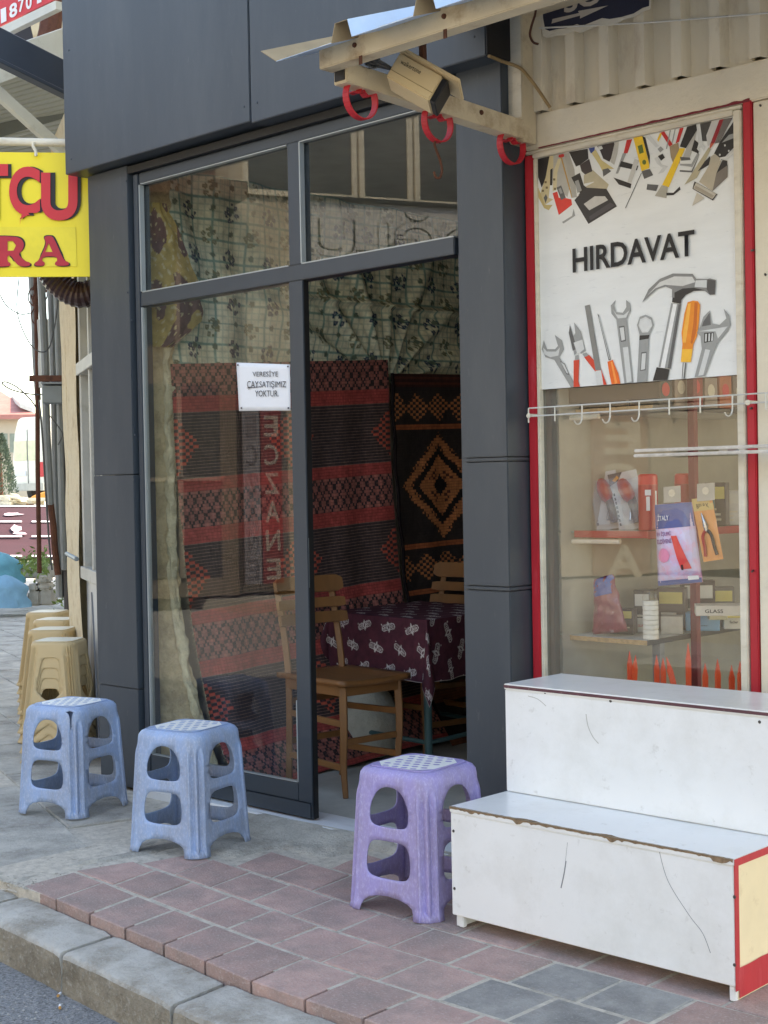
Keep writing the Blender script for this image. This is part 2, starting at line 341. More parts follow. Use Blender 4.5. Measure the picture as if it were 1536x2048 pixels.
# mortar patch between the slabs, the red pavers and the threshold
pts = [(-4.44, -1.24), (-4.33, -1.24), (-4.39, -1.0), (-4.30, -.77), (-4.27, -.56), (-4.0, -.54), (-3.985, -.34), (-3.74, -.33), (-3.70, -.12), (-3.3, -.1), (-3.3, -.02), (-4.6, -.02), (-4.55, -.4), (-4.47, -.8)]
v2, f2 = cut_sheet(pts, [], .03)
def patch_z(x, y): 
    s = max(0.0, min(1.0, (y + .34) / .26)); z = .004 + s * s * .022 + .010 * (mnoise.noise(Vector((x * 5, y * 5, 1))) + .5 * mnoise.noise(Vector((x * 14, y * 14, 3))))
    e = min(math.hypot(x - (ax_ + (bx_ - ax_) * t_), y - (ay_ + (by_ - ay_) * t_)) for (ax_, ay_), (bx_, by_) in zip(pts, pts[1:] + pts[:1]) for t_ in [max(0, min(1, ((x - ax_) * (bx_ - ax_) + (y - ay_) * (by_ - ay_)) / ((bx_ - ax_) ** 2 + (by_ - ay_) ** 2 + 1e-9)))]) if y < -.06 else 1
    return z - (0.008 if x < -4.4 else 0) - .03 * max(0, 1 - e / .05) ** 2
b = MB(); b.raw([(x, y, patch_z(x, y)) for x, y in v2], f2)
struct('mortar_patch', b, m_conc, smooth=True)
# loose bits of rubble along the patch edge
b = MB(); r_ = random.Random(3)
for _ in range(260):
    t_ = r_.random()
    x, y = (-4.46 + .2 * r_.random(), -1.26 + .1 * r_.random()) if t_ < .35 else ((-4.36 + .12 * r_.random(), -1.2 + .6 * r_.random()) if t_ < .6 else (-2.75 + 1.0 * r_.random(), -.6 + .12 * r_.random()))
    s = r_.uniform(.0015, .005); b.lathe((x, y, -.002), [(s, 0), (s * .9, s * .3), (s * .4, s * .6)], 5)
tag(b.build('grit', m_conc), kind='stuff')
# kerb
kb = MB(); kb.box(-30, 6, -1.42, -1.25, -.4, -.17); kerb = struct('kerb', kb, m_conc)
def kerbfront(x): return -1.530 + .085 * max(0, -3.0 - x)
def kerbback(x): return -1.375 + .082 * max(0.0, -3.05 - x)
x = -6.76
while x < 2.2:
    L_ = .61; xa, xb = x + .004, x + L_ - .004; n = 14
    prof = [(0, -.20), (0, -.10), (.0, -.058), (.006, -.046), (.018, -.0405), (.1, -.037), (1, -.035)]
    def fn(u, v, xa=xa, xb=xb):
        k = min(len(prof) - 1, int(round(v * (len(prof) - 1)))); d, z = prof[k]; xx = xa + (xb - xa) * u
        yf, yb_ = kerbfront(xx), kerbback(xx); nn = mnoise.noise(Vector((xx * 9, z * 30, 5)))
        ed = .006 if (u < .01 or u > .99) and k > 1 else 0
        y = yf + (d if d < .5 else (yb_ + .04 - yf)) + .005 * nn * (k < 5); return (xx + (ed if u < .01 else -ed), y, z - ed * .8 + .004 * mnoise.noise(Vector((xx * 14, y * 14, 9))) * (k > 2))
    b = MB(); b.grid(fn, n, len(prof) - 1); b.mi = [1 if i < 2 * n else 0 for i in range(len(b.mi))]
    for e in (0, n):   # close the two ends
        ring = [b.v[e + k * (n + 1)] for k in range(len(prof))]; b.face(ring + [(ring[-1].x, ring[-1].y, -.2)])
    b.build('kerb_stone', [m_kerb, m_kerbf], kerb, smooth=True); x += L_

# ------------------------------------------------------------------ the tea house
tea = thing('tea_house', 'tea house shop front clad in dark slate-grey aluminium panels', 'shop front', (-4.35, 0, 0))
def sect(name, x0, x1, y0, y1, zs, mat, parent):
    for k in range(len(zs) - 1):
        e = .0015 * (k % 2); b = MB(); b.box(x0 - e, x1 + e, y0 - e, y1, zs[k] + .0015, zs[k + 1] - .0015); b.build(name, mat, parent, bevel=.003, seg=2)
sect('cladding_panel', -5.57, -5.262, -.02, .10, (0, .46, 1.435, 2.83), m_clad, tea)
sect('cladding_panel', -3.314, -3.106, -.012, .14, (-.02, .985, 1.0, 1.44, 1.455, 2.845), m_clad, tea)
# fascia panels: two sheets with an open seam
for x0, x1 in ((-5.63, -4.325), (-4.318, -3.10)):
    b = MB(); b.box(x0, x1, -.10, .13, 2.835 if x0 < -5 else 2.826, 3.95); b.build('fascia_panel', m_clad, tea, bevel=.003, seg=2)
b = MB(); b.box(-4.3255, -4.3175, -.09, .1, 2.84, 3.9); b.build('fascia_joint', m_bead, tea)
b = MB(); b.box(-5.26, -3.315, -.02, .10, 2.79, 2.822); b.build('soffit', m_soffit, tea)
b = MB(); b.box(-3.099, -3.094, -.099, .1, 2.83, 3.6); b.build('fascia_end_plate', M('black_end_plate', c(30, 28, 28), .5, .1), tea, bevel=.001)
for px, py in ((255, 585), (264, 640), (252, 362), (262, 750), (268, 960), (270, 870), (273, 1240)):
    p = onY(px, py, -.022); b = MB(); b.lathe(p, [(.005, 0), (.004, .003), (.0, .0035)], 8, (0, -1, 0)); b.build('rivet', m_clad2, tea)
# unseen upper storey and side walls of the building
b = MB(); b.box(-5.6, 6.0, .14, 7, 2.95, 8.0); b.build('unseen_upper_storey', m_beige, tea)  # unseen storey, made tall to keep the sun off pavement and lot
b = MB(); b.box(-5.62, -5.36, .101, 5, 0, 2.95); b.build('side_wall', m_inner, tea)
b = MB(); b.box(-5.36, -2.99, 4.6, 4.8, 0, 2.95); b.build('back_wall', m_inner, tea)
b = MB(); b.box(-5.36, -3.106, .13, 4.6, 2.86, 2.94); b.build('ceiling', m_inner, tea)
b = MB(); b.box(-5.36, -3.0, .12, 4.6, -.2, .02); b.build('floor', m_floor, tea)
b = MB(); b.box(-3.105, -2.995, .14, 4.6, .02, 2.9); b.build('party_wall', m_inner, tea)
b = MB(); b.box(-5.26, -3.315, -.052, .135, -.1, .024); b.build('threshold', m_marble, tea, bevel=.004, seg=2)
# window frame members
fr = tea
def mem(name, x0, x1, z0, z1, y0=.006, y1=.066, mat=m_clad2, parent=None): 
    b = MB(); b.box(x0, x1, y0, y1, z0, z1); return b.build(name, mat, parent or tea, bevel=.003, seg=2)
mem('jamb', -5.2475, -5.212, .03, 2.785, .0)
mem('jamb', -3.345, -3.3145, .03, 2.785, .02)
mem('head_rail', -5.21, -3.346, 2.742, 2.788)
mem('transom_bar', -5.21, -3.346, 2.190, 2.252, .002, .07)
mem('mullion', -4.226, -4.156, 2.2535, 2.741)
# glazed leaf on the left, standing closed
leaf = MB().box(-4.226, -4.142, .0, .024, .028, 2.188).build('door_leaf', m_clad2, tea, bevel=.003, seg=2)
mem('bottom_rail', -5.21, -4.2275, .03, .165, .003, .024, parent=leaf)
mem('kick_strip', -5.21, -4.15, .031, .095, -.0045, .0015, parent=leaf)
mem('edge_seal', -4.1415, -4.138, .032, 2.186, .002, .03, m_black, leaf)
mem('lock_plate', -4.1405, -4.1385, .96, 1.16, .0, .011, M('steel_plate', c(120, 130, 136), .35, .6), leaf)
b = MB(); b.box(-5.205, -4.23, .014, .018, .168, 2.187); b.build('glass_pane', m_glass, leaf)
for x0, x1 in ((-5.209, -4.228), (-4.153, -3.348)):
    b = MB(); b.box(x0, x1, .03, .035, 2.257, 2.739); b.build('glass_pane', m_glass, tea)
def bead(x0, x1, z0, z1): b = MB(); b.box(x0, x1, .004, .028, z0, z1); b.build('glazing_bead', m_bead, tea)
for x0, x1 in ((-5.20, -4.229), (-4.152, -3.35)): bead(x0, x1, 2.2525, 2.2575); bead(x0, x1, 2.7365, 2.7405)
bead(-4.1555, -4.149, 2.258, 2.736); bead(-5.2115, -5.204, 2.258, 2.736); bead(-5.2115, -5.204, .17, 2.186)
bead(-4.2345, -4.2285, .17, .5); bead(-5.2, -4.236, .1665, .170)
# crumbling plaster nib between window and matting
def nib(u, v):
    z = .02 + v * 2.83; nz_ = mnoise.noise(Vector((v * 22, u * 3, 2))); n2 = mnoise.noise(Vector((v * 60, u * 9, 7)))
    fl = max(0, 1 - z / 1.1); x = -5.325 + u * .06 + .012 * nz_ + .006 * n2 + fl * fl * .33 * u; y = .072 + u * .15 + .012 * n2
    return (x, y, z)
b = MB(); b.grid(nib, 10, 180); pl = b.build('plaster_wall', m_plaster, tea, smooth=True)
def lip(u, v):
    z = .02 + v * 2.0; n1 = mnoise.noise(Vector((v * 14, 4, 2))); n2 = mnoise.noise(Vector((v * 46, u * 4, 7))); fl = max(0, 1 - z / 1.1); a = (u - .15) * math.pi
    rr = .018 + .014 * n1 + .012 * n2; return (-5.272 + fl * fl * .33 + rr * math.cos(a) , .178 + .02 * n1 - rr * math.sin(a) * 1.4 + .02, z)
b = MB(); b.grid(lip, 10, 200); b.build('plaster_edge', m_foam, tea, smooth=True)
# ------------------------------------------------------------------ inside the tea house: matting and cloth on the left wall
ZX = [(1.99, -5.255), (1.9, -5.25), (1.55, -5.24), (1.32, -5.218), (1.09, -5.188), (.86, -5.159), (.63, -5.105), (.364, -5.024), (.19, -4.924), (.03, -4.80)]
PROF = []; s_ = 0.0
for i, (z, x) in enumerate(ZX):
    if i: s_ += math.hypot(z - ZX[i - 1][0], x - ZX[i - 1][1])
    PROF.append((s_, z, x))
def drape(s):
    for i in range(len(PROF) - 1):
        a, b_ = PROF[i], PROF[i + 1]
        if s <= b_[0] or i == len(PROF) - 2:
            t = (s - a[0]) / (b_[0] - a[0]); return a[2] + (b_[2] - a[2]) * t, a[1] + (b_[1] - a[1]) * t
def pattern_sheet(name, us, vs, pos, col, mat, parent=None, uvs=1.0, soft=False):
    nu, nv = len(us) - 1, len(vs) - 1; V = [pos(u, v) for v in vs for u in us]; F = [(b_ * (nu + 1) + a, b_ * (nu + 1) + a + 1, (b_ + 1) * (nu + 1) + a + 1, (b_ + 1) * (nu + 1) + a) for b_ in range(nv) for a in range(nu)]
    me = bpy.data.meshes.new(name); me.from_pydata(V, [], F); ca = me.color_attributes.new('pattern', 'FLOAT_COLOR', 'POINT' if soft else 'CORNER'); uv = me.uv_layers.new(name='UVMap')
    data = []; ud = []
    for b_ in range(nv):
        for a in range(nu):
            if not soft: k = col((us[a] + us[a + 1]) / 2, (vs[b_] + vs[b_ + 1]) / 2, a, b_); data += [*k, 1] * 4
            for i, j in ((a, b_), (a + 1, b_), (a + 1, b_ + 1), (a, b_ + 1)): ud += [us[i] * uvs, vs[j] * uvs]
    if soft:
        for b_ in range(nv + 1):
            for a in range(nu + 1): data += [*col(us[a], vs[b_], a, b_), 1]
    ca.data.foreach_set('color', data); uv.data.foreach_set('uv', ud); me.polygons.foreach_set('use_smooth', [True] * len(F)); me.materials.append(mat); me.update()
    o = bpy.data.objects.new(name, me); C.collection.objects.link(o)
    if parent: o.parent = parent
    return o
def lin(a, b_, n): return [a + (b_ - a) * k / n for k in range(n + 1)]
m_mat = vcol('straw_matting', .75, weave=('X', 18, .2)); m_cloth = vcol('printed_cotton', .9)
RED, DARK, LAT, LINE = c(172, 76, 72), c(66, 54, 55), c(154, 98, 92), c(122, 100, 94)
ROW = .0155
def rows(total):
    out = [0.0]; k = 0
    while out[-1] < total: out += [k * ROW + ROW * .78, (k + 1) * ROW]; k += 1
    return out
rr = random.Random(5)
def jit(col, a=.16): f = 1 + rr.uniform(-a, a); return tuple(v * f for v in col)
def red_rug(u, v, a, b_):
    k = int(v / ROW); p = (v - .16) % .62; gap = b_ % 2; base = LAT
    if v < .16 or p > .45:
        q = (v if v < .16 else p - .45); d1 = (u + q * .8) % .062; d2 = (u - q * .8) % .062
        base = c(58, 46, 48) if d1 < .0125 or d2 < .0125 else (c(176, 108, 98) if (d1 > .03 and d1 < .045 and d2 > .03 and d2 < .045) else LAT)
        if gap: base = tuple(x * .7 for x in base)
    elif p < .065 or .385 < p <= .45: base = RED if not gap else tuple(x * .65 for x in RED)
    else:
        base = DARK; vv = abs(p - .225); kk = int((p - .065) / ROW)
        for cu in (.0, .74, 1.47):
            uu = abs(u - cu)
            if uu + vv * 1.05 < .15 and (int(u / .028) + kk // 1) % 2 == 0: base = c(192, 88, 72)
        if gap: base = LINE if base == DARK else tuple(x * .6 for x in base)
    return jit(base)
def brown_rug(u, v, a, b_):
    k = int(v / ROW); gap = b_ % 2; O = c(190, 122, 80); base = c(52, 44, 43); cu = u - .385
    for z0 in (.185, 1.06):
        vv = abs(v - z0)
        if vv < .075:
            uu = abs(((cu + .09) % .18) - .09)
            if uu * .85 + vv < .088 and (int((u + 5) / .0245) + k) % 2 == 0: base = O
    if v < .07: base = c(92, 48, 40) if k % 2 else c(66, 36, 34)
    for z0 in (.295, .945, 1.19):
        if abs(v - z0) < .012: base = c(170, 96, 62)
    d = abs(cu) * .9 + abs(v - .62); st = (int((u + 5) / .0245) + k) % 2
    if abs(v - .62) < .31 and abs(cu) < .36:
        if .215 < d < .30: base = O if (st or .235 < d < .28) else c(60, 40, 32)
        elif .17 < d <= .215: base = c(34, 28, 28)
        elif .06 < d <= .17: base = O if d > .13 or (abs(cu) < .035 or abs(v - .62) < .035 or st) else c(84, 48, 40)
        elif d <= .06: base = c(40, 34, 36)
    if v > 1.2: base = c(44, 34, 34) if (v - 1.2) % .3 < .2 else c(110, 66, 46)
    if gap: base = tuple(x * .62 + .006 for x in base)
    return jit(base, .12)
def rug_pos(y0, sag, ph, tilt):
    def f(u, v):
        x, z = drape(max(0.0, v)); t = tilt * (u - .7)
        wv = .010 * math.sin(u * 9 + ph) + .006 * math.sin(u * 23 + v * 2) ; wv *= min(1, v * 2 + .2)
        skew = -.035 * v if y0 > 1 else (-.035 * v * u / 1.46)
        return (x + wv + (.012 if y0 > 1 else 0), y0 + u + skew, z + sag * math.sin(u * 2.2) * .2 + t * max(0, 1 - v * .2))
    return f
o = pattern_sheet('woven_mat', lin(0, 1.46, 122), rows(2.04), rug_pos(.195, 0, .3, .065), red_rug, m_mat); tag(o, 'red and black woven straw mat hanging behind the glazed leaf', 'wall mat', 'woven mats hung on the wall')
o = pattern_sheet('woven_mat', lin(0, 1.3, 106), rows(2.04), rug_pos(1.665, 0, 1.2, .035), brown_rug, m_mat); tag(o, 'black and brown woven mat with one large stepped diamond', 'wall mat', 'woven mats hung on the wall')
rf_ = random.Random(3); fr_ = MB(); pq_ = rug_pos(.195, 0, .3, .065)
for k in range(260):
    v_ = .05 + 1.9 * k / 260; p_ = Vector(pq_(0, v_)); q_ = p_ + Vector((.012 + rf_.uniform(-.006, .01), -rf_.uniform(.012, .03), rf_.uniform(-.012, .014))); fr_.tube([p_, p_.lerp(q_, .5) + Vector((.006, 0, .003)), q_], .0011, 3, False)
o_fr = fr_.build('mat_fringe', M('straw_fringe', c(206, 190, 160), .9), bpy.data.objects['woven_mat'], smooth=True); o_fr['kind'] = 'stuff'
# bound edge between the two mats
b = MB(); pr_ = rug_pos(1.665, 0, 1.2, .035); b.tube([Vector(pr_(.0, k * .06)) + Vector((.012, -.004 + .006 * math.sin(k * 1.3), 0)) for k in range(33)], .009, 6); b.build('mat_binding', M('dark_binding', c(30, 24, 26), .95, spec=.1), o, smooth=True)
def curtain_col(u, v, a, b_):
    base = c(214, 214, 192); x, y = u, v
    if x % .105 < .011 or y % .1 < .011: base = c(124, 156, 146)
    elif x % .035 < .007 or y % .0333 < .007: base = c(178, 190, 172)
    for ox, oy, col, r_ in ((.07, .06, c(44, 66, 88), .052), (.19, .17, c(112, 116, 88), .050)):
        px_, py_ = ((x - ox) % .24) - .12, ((y - oy) % .22) - .11; d = math.hypot(px_, py_)
        if d < r_ * 1.5:
            sd_ = int((x - ox) / .24) * 7 + int((y - oy) / .22) * 3; hit = None
            for k in range(9):
                a_ = k * 2.4 + sd_; q_ = r_ * (.0 if k == 0 else .42 + .5 * ((k * .618 + sd_ * .37) % 1)); e_ = math.hypot(px_ - q_ * math.cos(a_), py_ - q_ * math.sin(a_)); rp = .0125 if k < 6 else .007
                rp *= 1 + .35 * mnoise.noise(Vector((px_ * 120, py_ * 120, k)))
                if e_ < rp: hit = .35 if e_ < rp * .38 and k < 6 else 0.0
            if hit is not None: base = tuple(q * (1 - hit) + .55 * hit for q in col)
    px_, py_ = ((x - .02) % .12) - .06, ((y - .1) % .11) - .055
    if math.hypot(px_, py_) < .014 + .006 * mnoise.noise(Vector((x * 90, y * 90, 1))): base = c(96, 112, 98)
    return base
def curtain_pos(u, v):
    y = .17 + u; z = 2.86 - v; ay, az = 1.67, 1.98; dy, dz = y - ay, z - az; r_ = math.hypot(dy, dz); th = math.atan2(dy, dz + .08)
    f = min(1, r_ * 3) * (.024 * math.sin(th * 15 + 1) + .012 * math.sin(th * 31)) * max(0, 1 - r_ * .55)
    f += .018 * math.sin(y * 26 + math.sin(z * 5)) * min(1, max(0, (1.2 - y))) + .012 * math.sin(y * 11 + z * 7)
    f += .03 * max(0, 1 - abs(z - 2.33) / .02) if y > 1.0 else 0
    return (-5.28 + f, y, z)
o = pattern_sheet('wall_cloth', lin(0, 2.75, 440), lin(0, .94, 156), curtain_pos, curtain_col, m_cloth, soft=True); tag(o, 'pale green checked cotton cloth with blue flowers pinned above the mats', 'cloth')
# ------------------------------------------------------------------ chairs
def make_chair():
    t = thing('wooden_chair', 'worn wooden chair with slatted back just inside the doorway', 'chair', (0, 0, 0), 0, 'wooden chairs in the tea house')
    W_, D_, H_, HB = .36, .44, .50, .93
    for s in (-1, 1):
        y = s * (W_ / 2 - .025); x = D_ / 2 - .03
        b = MB(); b.tube(spline([(x + .006, y, 0), (x - .004, y, .12), (x + .006, y + s * .004, .3), (x, y, H_ - .02)], 5), [.016, .0165, .017, .0175, .018, .0185, .019, .020, .021, .022, .022, .023, .023, .023, .023, .023], 4); b.build('leg', m_wood, t, bevel=.003)
        x = -D_ / 2 + .02
        b = MB(); b.tube(spline([(x - .012, y, 0), (x, y, .25), (x, y, .5), (x - .035, y, .72), (x - .075, y, HB - .04)], 5), .020, 4); b.build('back_post', m_wood, t, bevel=.003)
        for z in (.14, .33):
            b = MB(); b.bar((-D_ / 2 + .02, y, z), (D_ / 2 - .03, y, z + .012 * s), .016, .028); b.build('stretcher', m_wood, t, bevel=.003)
    for x, z in ((D_ / 2 - .03, .24), (-D_ / 2 + .02, .20), (-D_ / 2 + .02, .38)):
        b = MB(); b.bar((x, -W_ / 2 + .02, z), (x, W_ / 2 - .02, z), .016, .028); b.build('stretcher', m_wood, t, bevel=.003)
    for z0, h, th in ((.855, .075, .02), (.785, .045, .018), (.715, .05, .018)):
        xs = -D_ / 2 + .02 - .035 - (z0 - .72) * .22 + .026
        def sl(u, v, z0=z0, h=h, xs=xs):
            y = (u - .5) * (W_ + .03); r_ = .018 * max(0, abs(u - .5) * 2 - .9) * 8; vv = v * (h - 2 * r_ * (1 if h > .06 else .3)) + r_ * (1 if h > .06 else .3); return (xs - .025 * (1 - (2 * u - 1) ** 2) - vv * .2, y, z0 + vv)
        b = MB(); b.grid(sl, 14, 2); b.build('back_slat', m_wood, t, solid=th)
    def seat(u, v):
        x = (u - .5) * (D_ + .03); y = (v - .5) * (W_ + .03); dip = .016 * (1 - (2 * v - 1) ** 2) * (1 - (2 * u - 1.1) ** 2 * .6); return (x, y, H_ + .012 - dip)
    b = MB(); b.grid(seat, 12, 12); b.build('seat', m_woods, t, solid=.024, smooth=True)
    for s in (-1, 1):
        b = MB(); b.bar((-D_ / 2 + .03, s * (W_ / 2 - .02), .462), (D_ / 2 - .03, s * (W_ / 2 - .02), .462), .02, .045); b.build('apron', m_wood, t, bevel=.002)
    b = MB(); b.bar((D_ / 2 - .025, -W_ / 2 + .03, .462), (D_ / 2 - .025, W_ / 2 - .03, .462), .02, .045); b.build('apron', m_wood, t, bevel=.002)
    return t
ch = make_chair(); ch.location = (-4.525, .56, .02); ch.rotation_euler = (0, 0, -.10)
dup(ch, (-4.85, 1.50, .02), R(-94), 'wooden chair at the far side of the clothed table, only its back in view')
# ------------------------------------------------------------------ table and its cloth
TR = -.10; TN = Vector((-4.34, .92, 0)); tu = Vector((-math.cos(TR), -math.sin(TR), 0)); tv = Vector((-math.sin(TR), math.cos(TR), 0)) 
tv = Vector((-.06, .998, 0)); T_ = .72; TZ = .742
tb = thing('table', 'small square table with teal steel legs under a printed cloth', 'table', TN + tu * .36 + tv * .36)
b = MB(); b.obox(TN + Z3 * (TZ - .03), tu * T_, tv * T_, Z3 * .024); b.build('table_top', m_woods, tb, bevel=.003)
for a, e in ((.05, .05), (T_ - .05, .05), (.05, T_ - .05), (T_ - .05, T_ - .05)):
    b = MB(); p = TN + tu * a + tv * e; b.tube([p + Z3 * .02, p + Z3 * (TZ - .03)], .019, 10); b.build('leg', m_teal, tb, smooth=True)
for a, e, a2, e2 in ((.05, .05, T_ - .05, .05), (.05, .05, .05, T_ - .05), (T_ - .05, .05, T_ - .05, T_ - .05), (.05, T_ - .05, T_ - .05, T_ - .05)):
    b = MB(); b.tube([TN + tu * a + tv * e + Z3 * .17, TN + tu * a2 + tv * e2 + Z3 * .17], .011, 8); b.build('stretcher', m_teal, tb, smooth=True)
OV = .285
def cloth_pos(p, q):
    dx = max(0, -p) if p < T_ / 2 else max(0, p - T_); dy = max(0, -q) if q < T_ / 2 else max(0, q - T_); sx = -1 if p < T_ / 2 else 1; sy = -1 if q < T_ / 2 else 1
    bx, by = min(max(p, 0), T_), min(max(q, 0), T_); r_ = math.hypot(dx, dy); z = TZ; ox = oy = 0.0
    if r_ > 0:
        if dx > 0 and dy > 0:
            ph = math.atan2(dy, dx); k = math.sin(2 * ph); out = r_ * (.06 + .30 * k); ox, oy = sx * math.cos(ph) * out, sy * math.sin(ph) * out; z -= r_ * math.sqrt(max(.05, 1 - (.06 + .30 * k) ** 2))
        elif dx > 0: ox = sx * (dx * .06 + .014 * math.sin(q * 17) * dx / OV); z -= dx
        else: oy = sy * (dy * .06 + .014 * math.sin(p * 15 + 1) * dy / OV); z -= dy
        z += .006 * min(1, r_ * 30) * 0
    z += .002 * math.sin(p * 40) * math.sin(q * 33)
    w_ = TN + tu * (bx + ox) + tv * (by + oy); return (w_.x, w_.y, z + .004)
def cloth_col(p, q, a, b_):
    if min(a, b_) == 0 or a >= 329 or b_ >= 329: return c(190, 184, 180)
    base = c(74, 34, 46); row = math.floor((q + 5) / .10); pp = ((p + 5 + .085 * (row % 2)) % .17) - .085; qq = ((q + 5) % .10) - .05
    hsh = math.sin(row * 12.9 + math.floor((p + 5 + .085 * (row % 2)) / .17) * 78.2) * 43758.5; an = .35 + .3 * (hsh - math.floor(hsh) - .5); an = -an if row % 2 else an
    x = 1.12 * (pp * math.cos(an) + qq * math.sin(an)); y = 1.2 * (-pp * math.sin(an) + qq * math.cos(an)); WHT = c(186, 180, 178)
    d = math.hypot(max(0, abs(x) - .036), y)
    if abs(x) * 2.6 + abs(y) < .036 and not abs(x) * 2.6 + abs(y) < .016: return WHT
    if .0125 < d < .0175: return WHT
    if d < .009 and abs(x) > .012 and int((x + 1) / .005) % 2 == 0: return WHT
    if math.hypot(x - .05, y - .024) < .004: return WHT
    return base
m_tcloth = vcol('printed_tablecloth', .85)
o = pattern_sheet('tablecloth', lin(-OV, T_ + OV, 330), lin(-OV, T_ + OV, 330), cloth_pos, cloth_col, m_tcloth, soft=True); tag(o, 'dark maroon tablecloth printed all over with small white logos', 'tablecloth')
# bag under the table, seen between the chair legs
b = MB(); b.lathe((-4.93, 1.12, .03), [(.10, 0), (.16, .05), (.17, .18), (.12, .30), (.05, .36), (.06, .40)], 16); o = b.build('sack', M('pale_sack', c(170, 168, 158), .9, 0, .15, 9, bump=(14, .8, .02)), smooth=True); tag(o, 'pale cloth sack on the floor behind the wooden chair', 'sack')
# paper notice on the leaf glass
nq = [onY(473, 725, .012), onY(580.5, 729, .012), onY(581, 821, .012), onY(478, 822, .012)]
n0 = thing('paper_notice', 'white sheet of paper with a printed notice taped to the glass', 'notice', nq[3])
def pap(u, v): p = nq[3].lerp(nq[2], u).lerp(nq[0].lerp(nq[1], u), v); return (p.x, .0122 - .0035 * abs(mnoise.noise(Vector((u * 3, v * 3, 1)))) - .004 * max(0, u + v - 1.7), p.z)
b = MB(); b.grid(pap, 14, 10); b.build('sheet', m_paper, n0, smooth=True, solid=.0004)
def nline(body, x0, x1, yb, yt):   # pixel box of a printed line -> quad on the sheet
    a, e, f = onY(x0, yb, .0062), onY(x1, yb + (x1 - x0) * .0, .0062), onY(x0, yt, .0062); return text('printed_line', body, (a, e - a, f - a), m_ink, n0, .0, .0)
nline('VERESİYE', 505, 556, 753, 740); nline('ÇAY', 494, 517, 779, 762); nline('SATIŞIMIZ', 519, 572, 778, 762); nline('YOKTUR.', 510, 557, 793, 781)
b = MB(); a, e = onY(494, 776, .0062), onY(519, 776, .0062); b.box(a.x, e.x, .0058, .0062, a.z - .0012, a.z + .0012); b.build('underline', m_ink, n0)
for px, py in ((476, 730), (576, 733), (483, 816), (577, 816)):
    p = onY(px, py, .0085); b = MB(); b.lathe(p, [(.004, 0), (.003, .003)], 8, (0, -1, 0)); b.build('pin', m_black, n0)

# added yellow sheet painting the sign's reflection over the plaster nib and the cloth
def reflp(u, v):
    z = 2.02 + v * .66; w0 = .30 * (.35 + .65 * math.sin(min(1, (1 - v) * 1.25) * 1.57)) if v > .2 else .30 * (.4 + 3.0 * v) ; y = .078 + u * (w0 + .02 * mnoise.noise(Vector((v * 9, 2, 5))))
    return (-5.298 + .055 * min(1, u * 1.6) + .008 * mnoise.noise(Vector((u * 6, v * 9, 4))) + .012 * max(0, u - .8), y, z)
def reflcol(u, v, a, b_):
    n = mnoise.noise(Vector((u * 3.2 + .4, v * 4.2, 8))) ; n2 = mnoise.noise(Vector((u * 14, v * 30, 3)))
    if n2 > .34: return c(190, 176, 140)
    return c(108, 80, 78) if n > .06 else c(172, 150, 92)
o = pattern_sheet('sign_reflection', lin(0, 1, 60), lin(0, 1, 130), reflp, reflcol, vcol('reflected_sign_colour', .9), soft=True); tag(o, 'yellow and maroon sheet added behind the left pane to imitate the reflected sign', 'poster')
